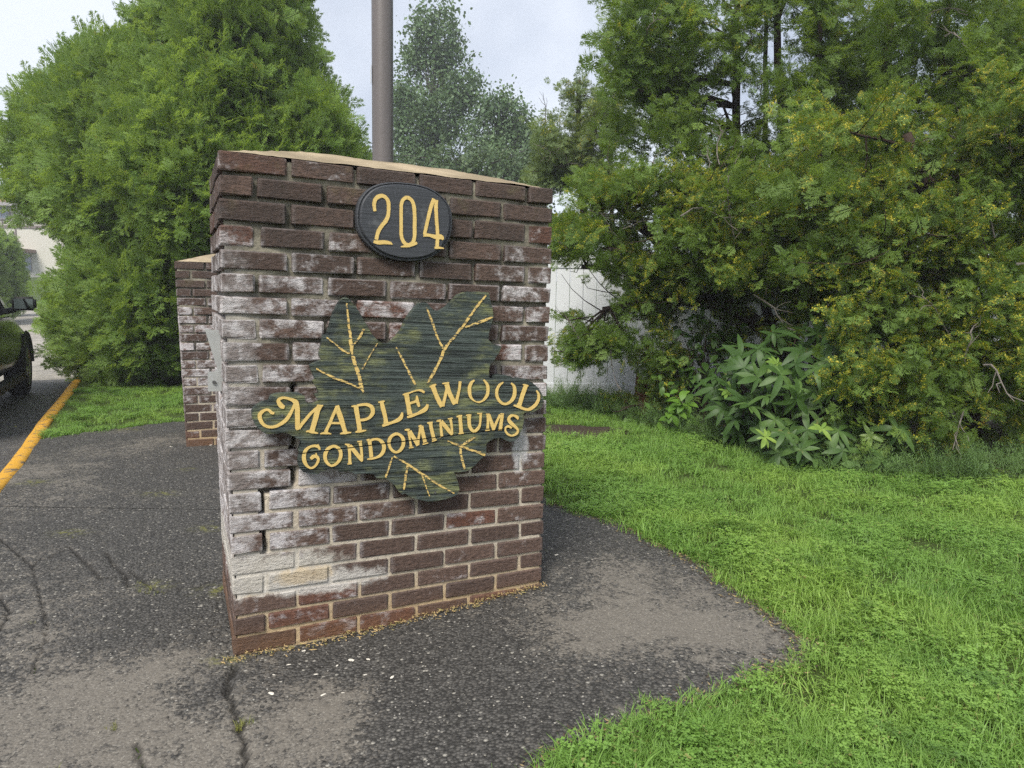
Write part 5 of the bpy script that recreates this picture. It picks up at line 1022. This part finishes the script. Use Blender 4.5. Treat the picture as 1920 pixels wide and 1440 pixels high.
def stump():
    b = Vector(G(1222, 6.7)); root = empty('tree_stump', b); tag(root, 'torn reddish brown stump in the shadow before the white fence', 'stump'); t = NT('red_rotten_wood'); P = obj_co(t); n = t.noise(t.mapping(P, (8, 8, 40)), 1.2, 5); m = t.bsdf(t.mix(n, (0.05, 0.018, 0.010), (0.16, 0.055, 0.028)), .9, n, .9, .02)
    V, F = [], []; k = 18
    for i, (h, r_) in enumerate(((-.02, .20), (.08, .17), (.20, .15), (.30, .14))):
        for j in range(k):
            a = 2 * math.pi * j / k; rr = r_ * (1 + .18 * math.sin(a * 3 + 1) + .08 * math.sin(a * 7)); hh = h + (.10 * math.sin(a * 2 + 2.3) + .06 * math.sin(a * 5) if i == 3 else 0); V.append((rr * math.cos(a), rr * math.sin(a), hh))
    for i in range(3):
        for j in range(k): F.append((i * k + j, i * k + (j + 1) % k, (i + 1) * k + (j + 1) % k, (i + 1) * k + j))
    V.append((0, 0, .16)); c = len(V) - 1
    for j in range(k): F.append((3 * k + j, 3 * k + (j + 1) % k, c))
    mesh('stump_wood', V, F, m, root)
stump()

# ------------------------------------------------------------------ lawn, weeds, stones
def blade(V, F, M, p, ang, L, w, lean, m=0, seg=3):
    dx, dy = math.cos(ang), math.sin(ang); n = len(V)
    for i in range(seg + 1):
        t = i / seg; h = L * t * (1 - .35 * lean * t); o = L * lean * t * t; ww = w * (1 - t ** 1.6) * .5 + .0002; x, y = p[0] + dx * o, p[1] + dy * o
        V.append((x - dy * ww, y + dx * ww, h)); V.append((x + dy * ww, y - dx * ww, h))
    for i in range(seg): F.append((n + 2 * i, n + 2 * i + 1, n + 2 * i + 3, n + 2 * i + 2)); M.append(m)
def tuft(seed, n=16, L=(.04, .085), w=(.0022, .004), rad=.03, lean=(.2, .95)):
    r = random.Random(seed); V, F, M = [], [], []
    for _ in range(n): blade(V, F, M, (r.gauss(0, rad), r.gauss(0, rad)), r.uniform(0, 6.28), r.uniform(*L), r.uniform(*w), r.uniform(*lean))
    return V, F, M
def clover(seed, n=6):
    r = random.Random(seed); V, F, M = [], [], []
    for _ in range(n):
        x, y = r.gauss(0, .03), r.gauss(0, .03); h = r.uniform(.025, .06); blade(V, F, M, (x, y), r.uniform(0, 6), h, .0016, .05, 0, 1); a0 = r.uniform(0, 6); s = r.uniform(.0065, .0115); tx, ty = r.uniform(-.25, .25), r.uniform(-.25, .25)
        for k in range(3):
            a = a0 + k * 2.094; k0 = len(V); pts = [(0, 0), (.75, .5), (1.05, .3), (1.0, 0), (1.05, -.3), (.75, -.5)]
            for (u, v) in pts: X_, Y_ = s * (u * math.cos(a) - v * math.sin(a)), s * (u * math.sin(a) + v * math.cos(a)); V.append((x + X_, y + Y_, h + .05 * s + X_ * tx + Y_ * ty - .12 * abs(v) * s))
            F.append(tuple(range(k0, k0 + 6))); M.append(0)
    return V, F, M
def flower(seed):
    r = random.Random(seed); V, F, M = [], [], []; blade(V, F, M, (0, 0), 0, .07, .0018, .1, 0, 2)
    for _ in range(22):
        a, e = r.uniform(0, 6.28), r.uniform(-.4, 1.4); d = np.array([math.cos(a) * math.cos(e), math.sin(a) * math.cos(e), math.sin(e)]); rhomb(V, F, M, np.array([.006, 0, .068]), d, np.cross(d, [.3, .2, .9]), .010, .004, 1)
    return V, F, M
t = NT('grass_blade'); oi = t.n('ShaderNodeObjectInfo').outputs['Random']; P_ = geo_pos(t); nn = t.noise(P_, 1.3, 4); n3 = t.noise(P_, 5, 3)
oi = t.math('ADD', t.math('MULTIPLY', oi, .45), t.math('MULTIPLY', t.ramp(t.noise(P_, 60, 2), .3, .7), .55)); c = t.mix(oi, (0.132, 0.255, 0.048), (0.238, 0.400, 0.085)); c = t.mix(t.ramp(nn, .45, .65), c, t.mix(oi, (0.210, 0.350, 0.060), (0.285, 0.430, 0.090))); c = t.mix(t.math('MULTIPLY', t.ramp(n3, .58, .72), .6), c, (0.09, 0.18, 0.045)); c = t.mix(t.math('MULTIPLY', t.ramp(t.noise(P_, 38, 3), .645, .70), .8), c, (0.30, 0.24, 0.10))
M_GRASS = t.bsdf(c, .5, None, spec=.35, trans=(t.mix(.5, c, (0.26, 0.42, 0.03)), .38))
t = NT('clover_leaf'); oi = t.n('ShaderNodeObjectInfo').outputs['Random']; c = t.mix(oi, (0.095, 0.235, 0.040), (0.165, 0.335, 0.065)); M_CLOV = t.bsdf(c, .42, None, spec=.4, trans=(c, .3))
M_WHITE = plain('clover_flower', (0.70, 0.68, 0.60), .8, var=.1)
BED = [(0.25, 7.2), (0.7, 6.9), (1.05, 6.5), (1.45, 5.65), (1.75, 4.98), (2.1, 4.5), (2.6, 4.38), (3.3, 4.3), (6.0, 4.2)]
LAWN = [tuple(e) for e in EDGE[::-1]] + [(-.3, 4.6), (-.1, 7.4)] + BED + [(6.0, -.2), (-.3, -.2), (-.12, 1.1)]
LAWN2 = [tuple(st_pt(s, .02)) for s in (1.62, 2.6, 3.6, 4.6, 6)] + [(-3.0, 8.8), (-.3, 8.2), (-.3, 4.7), (-.9, 5.25), (-2.2, 6.48), (-2.98, 6.18), (-3.3, 5.8)]
def sample(poly, dens, y0, y1, x0=-8, x1=8):
    n = int((y1 - y0) * (x1 - x0) * dens); x = rng.uniform(x0, x1, n); y = rng.uniform(y0, y1, n)
    lim = np.abs(x) < .82 * y + .45; ok = inside(poly, x, y) & lim; return x[ok], y[ok]
def patch(seed, kinds, n, rad):
    """a hand-sized piece of turf made of n tufts"""
    r = random.Random(seed); V, F, M = [], [], []
    for _ in range(n):
        k = r.choice(kinds); sd = r.randrange(999)
        v, f, m = (tuft(sd, 15, (.04, .085)) if k == 0 else tuft(sd, 16, (.04, .085), (.0018, .0034)) if k == 1 else tuft(sd, 11, (.035, .075), (.004, .0068), .03, (.5, 1.15)) if k == 2 else clover(sd, 11) if k == 3 else flower(sd))
        a, q = r.uniform(0, 6.28), rad * math.sqrt(r.random()); x, y, c, s_ = q * math.cos(a), q * math.sin(a), math.cos(a * 3), math.sin(a * 3); b = len(V); sc = r.uniform(.75, 1.2)
        V += [(x + (p[0] * c - p[1] * s_) * sc, y + (p[0] * s_ + p[1] * c) * sc, p[2] * sc) for p in v]; F += [tuple(b + i for i in e) for e in f]; M += m
    return V, F, M
def lawn():
    xs, ys = [], []
    for (poly, bands) in ((LAWN, ((.9, 2.2, 270), (2.2, 3.4, 175), (3.4, 5.2, 105), (5.2, 8.3, 75))), (LAWN2, ((4.8, 9, 60),))):
        for a, b, d in bands: x, y = sample(poly, d, a, b); k_ = seg_dist(x, y, [np.array(e) for e in EDGE]) > .055; xs.append(x[k_]); ys.append(y[k_])
    sc_ = gp(1082, 808); xs = [x for x in xs]; 
    for i_ in range(len(xs)):
        k_ = ((xs[i_] - sc_.x) / .36) ** 2 + ((ys[i_] - sc_.y) / .30) ** 2 + rng.normal(0, .25, len(xs[i_])) > 1; xs[i_], ys[i_] = xs[i_][k_], ys[i_][k_]
    # tufts that lap over the pad's edge
    for a, b in zip(EDGE[:-1], EDGE[1:]):
        k = int(math.hypot(b[0] - a[0], b[1] - a[1]) / .022); t_ = rng.random(k); xs.append(a[0] + (b[0] - a[0]) * t_ + rng.normal(.02, .022, k)); ys.append(a[1] + (b[1] - a[1]) * t_ + rng.normal(0, .022, k))
    x, y = np.concatenate(xs), np.concatenate(ys); n = len(x); z = ground(x, y) - .006; P = np.stack([x, y, z], 1)
    cl = np.array([mnoise.noise(Vector((a * 1.1, b * 1.1, 5))) + .55 * mnoise.noise(Vector((a * 4, b * 4, 2))) for a, b in zip(x, y)]); u = rng.random(n)
    pc = np.clip(.20 + .8 * cl + .22 * sstep(.6, 1.6, x) * (y < 4.5), .02, .7); idx = np.where(u < pc, rng.integers(4, 7, n), rng.integers(0, 4, n)); idx = np.where((idx == 6) & (rng.random(n) < .6), 4, idx)
    de = seg_dist(x, y, [np.array(e) for e in EDGE]); idx = np.where((de < .13) & (idx > 3), rng.integers(0, 4, n), idx)
    rot = np.zeros((n, 3)); rot[:, 2] = rng.uniform(0, 6.28, n); rot[:, 0] = rng.normal(0, .1, n); rot[:, 1] = rng.normal(0, .1, n)
    big = np.array([mnoise.noise(Vector((a * .9, b * .9, 9))) for a, b in zip(x, y)]); S = rng.uniform(.68, .98, n) * np.maximum(.8, 1 + .4 * big); S = S * np.where((x < -1), .8, 1)
    edge_pts = np.arange(n) >= n - sum(len(q) for q in xs[-len(EDGE) + 1:]); S = np.where(edge_pts, S * .62, S); idx = np.where(edge_pts, np.where(rng.random(n) < .75, 3, 2), idx)
    tag(scatter('lawn_grass', [patch(1, (0, 0, 2), 10, .085), patch(2, (0, 1, 1, 2), 10, .085), patch(3, (2, 2, 2, 3), 11, .085), patch(4, (2, 2, 0), 4, .03), patch(5, (3, 3, 3, 2), 12, .085), patch(6, (3, 3, 0, 2), 11, .085), patch(7, (3, 3, 3, 3, 2, 2, 4), 11, .085)], P, rot, S, idx, [M_GRASS, M_WHITE]), 'short green lawn of crabgrass and clover around the asphalt pad', None, None, 'stuff')
lawn()
def feather(seed):
    r = random.Random(seed); V, F, M = [], [], []
    for s in range(4):
        b = np.array([r.gauss(0, .05), r.gauss(0, .05), 0]); d = np.array([r.gauss(0, .25), r.gauss(0, .25), 1.0]); d /= np.linalg.norm(d); L = r.uniform(.16, .32)
        rhomb(V, F, M, b, d, np.array([1, .2, 0]), L, .005)
        for i in range(22):
            t_ = .2 + .8 * i / 22; a = i * 2.4 + r.uniform(-.4, .4); e = np.array([math.cos(a), math.sin(a), r.uniform(.2, .8)]); rhomb(V, F, M, b + d * L * t_, e, np.array([0, 0, 1.0]), .075 * (1.15 - t_) + .012, .0048)
    return V, F, M
M_FEATH = leaf_mat('feathery_weed_leaf', (0.115, 0.205, 0.060), (0.185, 0.285, 0.095), (0.24, 0.20, 0.08), rough=.55, tr=.3, clump=2.5)
def bed_weeds():
    pts = []
    for _ in range(5200):
        x, y = rng.uniform(.1, 4.4), rng.uniform(3.9, 7.8); pol = np.array(BED); ed = np.interp(x, pol[:, 0], pol[:, 1])
        k = y - ed
        if -.22 < k < (1.1 if x < 1.6 else .45) and rng.random() < (1 - .7 * abs(k - .2)):
            pts.append((x, y, float(ground(x, y)) - .01))
    P = np.array(pts); n = len(P); rot = np.zeros((n, 3)); rot[:, 2] = rng.uniform(0, 6.28, n); rot[:, :2] = rng.normal(0, .2, (n, 2)); nearx = P[:, 0]
    S = rng.uniform(.55, 1.15, n) * np.where(nearx < 1.3, .95, .85); idx = np.where(rng.random(n) < .72, rng.integers(0, 2, n), 2)
    tag(scatter('bed_weeds', [feather(1), feather(2), leaf_cluster(21, 12, .09, .11)], P, rot, S, idx, [M_FEATH]), 'feathery grey green weeds along the planting bed', None, None, 'stuff')
    # bare earth and litter at the bed
    bm = MB(); r = random.Random(8)
    for _ in range(900):
        x, y = r.uniform(.2, 4.2), r.uniform(4.2, 7.8); 
        if y < np.interp(x, np.array(BED)[:, 0], np.array(BED)[:, 1]) + .1: continue
        a = r.uniform(0, 6.3); s = r.uniform(.015, .05); z = float(ground(x, y)) + .004; bm.poly([(x + s * math.cos(a), y + s * math.sin(a), z + r.uniform(0, .015)), (x + .3 * s * math.cos(a + 1.6), y + .3 * s * math.sin(a + 1.6), z), (x - s * math.cos(a), y - s * math.sin(a), z + r.uniform(0, .02)), (x - .3 * s * math.cos(a + 1.6), y - .3 * s * math.sin(a + 1.6), z + .006)])
    tag(bm.build('leaf_litter', plain('litter', (.13, .075, .04), .9, var=.5)), kind='stuff')
bed_weeds()
def soil_bed():
    V = [(x, y, float(ground(x, y)) - .004) for x, y in BED] + [(x, 7.85, float(ground(x, 7.85)) - .004) for x, y in BED]; n = len(BED); t = NT('bare_soil'); P = geo_pos(t); nn = t.noise(P, 12, 6, .65); m = t.bsdf(t.mix(nn, (.018, .013, .009), (.065, .045, .03)), .95, nn, .8, .02)
    tag(mesh('soil_bed', V, [(i, i + 1, n + i + 1, n + i) for i in range(n - 1)], m), kind='structure')
soil_bed()
def soil_patch():
    c = gp(1082, 808); V, F = [], []; n = 28; r = random.Random(6)
    for k in range(5):
        for i in range(n):
            a = 2 * math.pi * i / n; f = (k + .25) / 4.2; rr = f * (1 + .12 * math.sin(3 * a + 1) + .08 * math.sin(5 * a)); x, y = c.x + .42 * rr * math.cos(a), c.y + .34 * rr * math.sin(a); V.append((x, y, float(ground(x, y)) + .026 * (1 - f * f) + r.uniform(-.006, .006) - .003))
    for k in range(4):
        for i in range(n): F.append((k * n + i, (k + 1) * n + i, (k + 1) * n + (i + 1) % n, k * n + (i + 1) % n))
    F.append(tuple(range(n))); tag(mesh('soil_patch', V, F, bpy.data.materials['bare_soil'], smooth=True), kind='structure')
    q = MB()
    for a, b in zip(EDGE[:-1], EDGE[1:]):
        for _ in range(int(math.hypot(b[0] - a[0], b[1] - a[1]) * 620)):
            f = r.random(); x, y = a[0] + (b[0] - a[0]) * f + r.gauss(-.02, .03), a[1] + (b[1] - a[1]) * f + r.gauss(0, .03); z = float(ground(x, y)) + .002; t_ = r.uniform(0, 3.1); s_ = r.uniform(.003, .012); w = r.uniform(.0015, .004)
            q.poly([(x + s_ * math.cos(t_), y + s_ * math.sin(t_), z + r.uniform(0, .006)), (x - w * math.sin(t_), y + w * math.cos(t_), z + .001), (x - s_ * math.cos(t_), y - s_ * math.sin(t_), z + .003), (x + w * math.sin(t_), y - w * math.cos(t_), z + .002)], r.choice((0, 0, 1)))
    tag(q.build('edge_debris', [plain('edge_dirt', (.07, .052, .035), .95, var=.4), plain('edge_straw', (.26, .20, .10), .9, var=.4)]), kind='stuff')
soil_patch()
def stones():
    m = plain('white_stone', (0.62, 0.58, 0.50), .8, var=.15, scale=40); me = []
    for s in range(4):
        bm = bmesh.new(); bmesh.ops.create_icosphere(bm, subdivisions=1, radius=1); r = random.Random(s)
        for v in bm.verts: v.co = Vector((v.co.x * (1.5 + .5 * (s % 2)), v.co.y * .8, v.co.z * .5)) * r.uniform(.75, 1.15)
        q = bpy.data.meshes.new('stone_chip'); bm.to_mesh(q); bm.free(); q.materials.append(m); me.append(q)
    L = [(658, 1239, .0085, 'oblong white stone chip, largest below the middle of the sign'), (508, 1302, .0095, 'rounded lumpy white stone chip below the sign corner'), (606, 1304, .0062, 'white stone chip between the lumpy one and the tan patch'), (690, 1237, .0052, 'thin white sliver beside the oblong stone chip'), (735, 1271, .006, 'slanted white stone chip under the middle of the pillar'),
         (515, 1267, .0048, None), (524, 1280, .0045, None), (541, 1247, .0042, None), (592, 1265, .0040, None), (632, 1249, .0042, None), (684, 1266, .0042, None), (642, 1300, .0036, None), (536, 1337, .004, None), (1043, 1041, .0055, 'small white stone lying in the dark asphalt past the pillar corner'), (569, 1221, .004, None), (757, 1158, .004, None), (320, 838, .006, None), (395, 835, .006, None), (1130, 985, .006, None)]
    r = random.Random(2)
    for (px, py, s, lab) in L:
        p = gp(px, py); o = bpy.data.objects.new('stone_chip', r.choice(me)); link(o); o.location = (p.x, p.y, p.z + s * .3); o.scale = (s, s, s); o.rotation_euler = (r.uniform(-.2, .2), r.uniform(-.2, .2), r.uniform(-.6, 1.2))
        tag(o, lab or 'tiny white stone chip scattered on the asphalt around the pillar foot', 'stone', 'white stone chips on the asphalt')
    # loose grit, too small and too many to count
    q = MB()
    for _ in range(1500):
        x, y = r.uniform(-1.6, 1.1), r.uniform(1.45, 3.4)
        if not bool(inside(PAD, np.array([x]), np.array([y]))[0]): continue
        s = r.uniform(.0012, .0038); z = float(ground(x, y)) + .001; a = r.uniform(0, 3); dx, dy = s * math.cos(a), s * math.sin(a); n = len(q.v)
        q.v += [(x + dx, y + dy, z), (x - dy, y + dx, z), (x - dx, y - dy, z), (x + dy, y - dx, z), (x, y, z + s * .9)]; q.f += [(n, n + 1, n + 4), (n + 1, n + 2, n + 4), (n + 2, n + 3, n + 4), (n + 3, n, n + 4)]; k = r.choice((0, 0, 1)); q.m += [k] * 4
    tag(q.build('grit', [plain('grit_grey', (.16, .15, .13), .9), plain('grit_pale', (.28, .26, .22), .9)]), kind='stuff')
    # dry crumbs and straw along the pillar foot
    q = MB()
    for _ in range(700):
        u = r.uniform(-.03, 1.12); d = abs(r.gauss(0, .018)); p = PO + PU * u - PB * (d + .004); x, y = p[0], p[1]; z = float(ground(x, y)) + r.uniform(.001, .016) * max(0, 1 - d / .04); a = r.uniform(0, 3.1); s = r.uniform(.003, .011); w = .0016
        q.poly([(x + s * math.cos(a), y + s * math.sin(a), z + r.uniform(0, .006)), (x - w * math.sin(a), y + w * math.cos(a), z), (x - s * math.cos(a), y - s * math.sin(a), z + .003), (x + w * math.sin(a), y - w * math.cos(a), z + .002)], r.choice((0, 0, 1)))
    tag(q.build('dry_debris', [plain('straw', (.36, .26, .12), .9, var=.4), plain('dead_moss', (.22, .19, .07), .9)]), kind='stuff')
stones()
def crack_weeds():
    pts = [(458, 1368, 1.0), (463, 1360, .8), (476, 1358, .6), (270, 1108, .5), (285, 1112, .5), (300, 1110, .4), (250, 1095, .4), (205, 1368, .5), (215, 1362, .4), (100, 1440, .5), (440, 1232, .4), (52, 1170, .35), (805, 1131, .5), (425, 1095, .4), (395, 978, .4), (140, 1010, .4), (70, 905, .5), (30, 800, .5), (300, 925, .4), (95, 800, .6), (560, 1203, .3), (1080, 1375, .8)]
    P, S = [], []
    for (px, py, s) in pts:
        p = gp(px, py)
        for _ in range(3): P.append((p.x + random.gauss(0, .012), p.y + random.gauss(0, .008), p.z - .004)); S.append(s * random.uniform(.35, .7))
    n = len(P); rot = np.zeros((n, 3)); rot[:, 2] = rng.uniform(0, 6.28, n); m = leaf_mat('crack_weed', (0.20, 0.24, 0.05), (0.32, 0.30, 0.07), (0.42, 0.20, 0.06), tr=.25, clump=6)
    tag(scatter('crack_weeds', [tuft(31, 9, (.03, .07), (.002, .004), .012), tuft(32, 7, (.03, .06), (.002, .004), .01)], P, rot, S, rng.integers(0, 2, n), [m]), kind='stuff')
crack_weeds()

# ------------------------------------------------------------------ humid air
def haze():
    m = bpy.data.materials.new('humid_air'); m.use_nodes = True; t = m.node_tree; t.nodes.clear(); o = t.nodes.new('ShaderNodeOutputMaterial'); v = t.nodes.new('ShaderNodeVolumePrincipled')
    v.inputs['Color'].default_value = (.93, .95, 1, 1); v.inputs['Density'].default_value = 0.0034; v.inputs['Anisotropy'].default_value = 0.3; t.links.new(v.outputs[0], o.inputs['Volume'])
    q = MB(); q.box(-80, 60, -30, 90, -2.0, 20); tag(q.build('haze', m), kind='stuff')
haze()
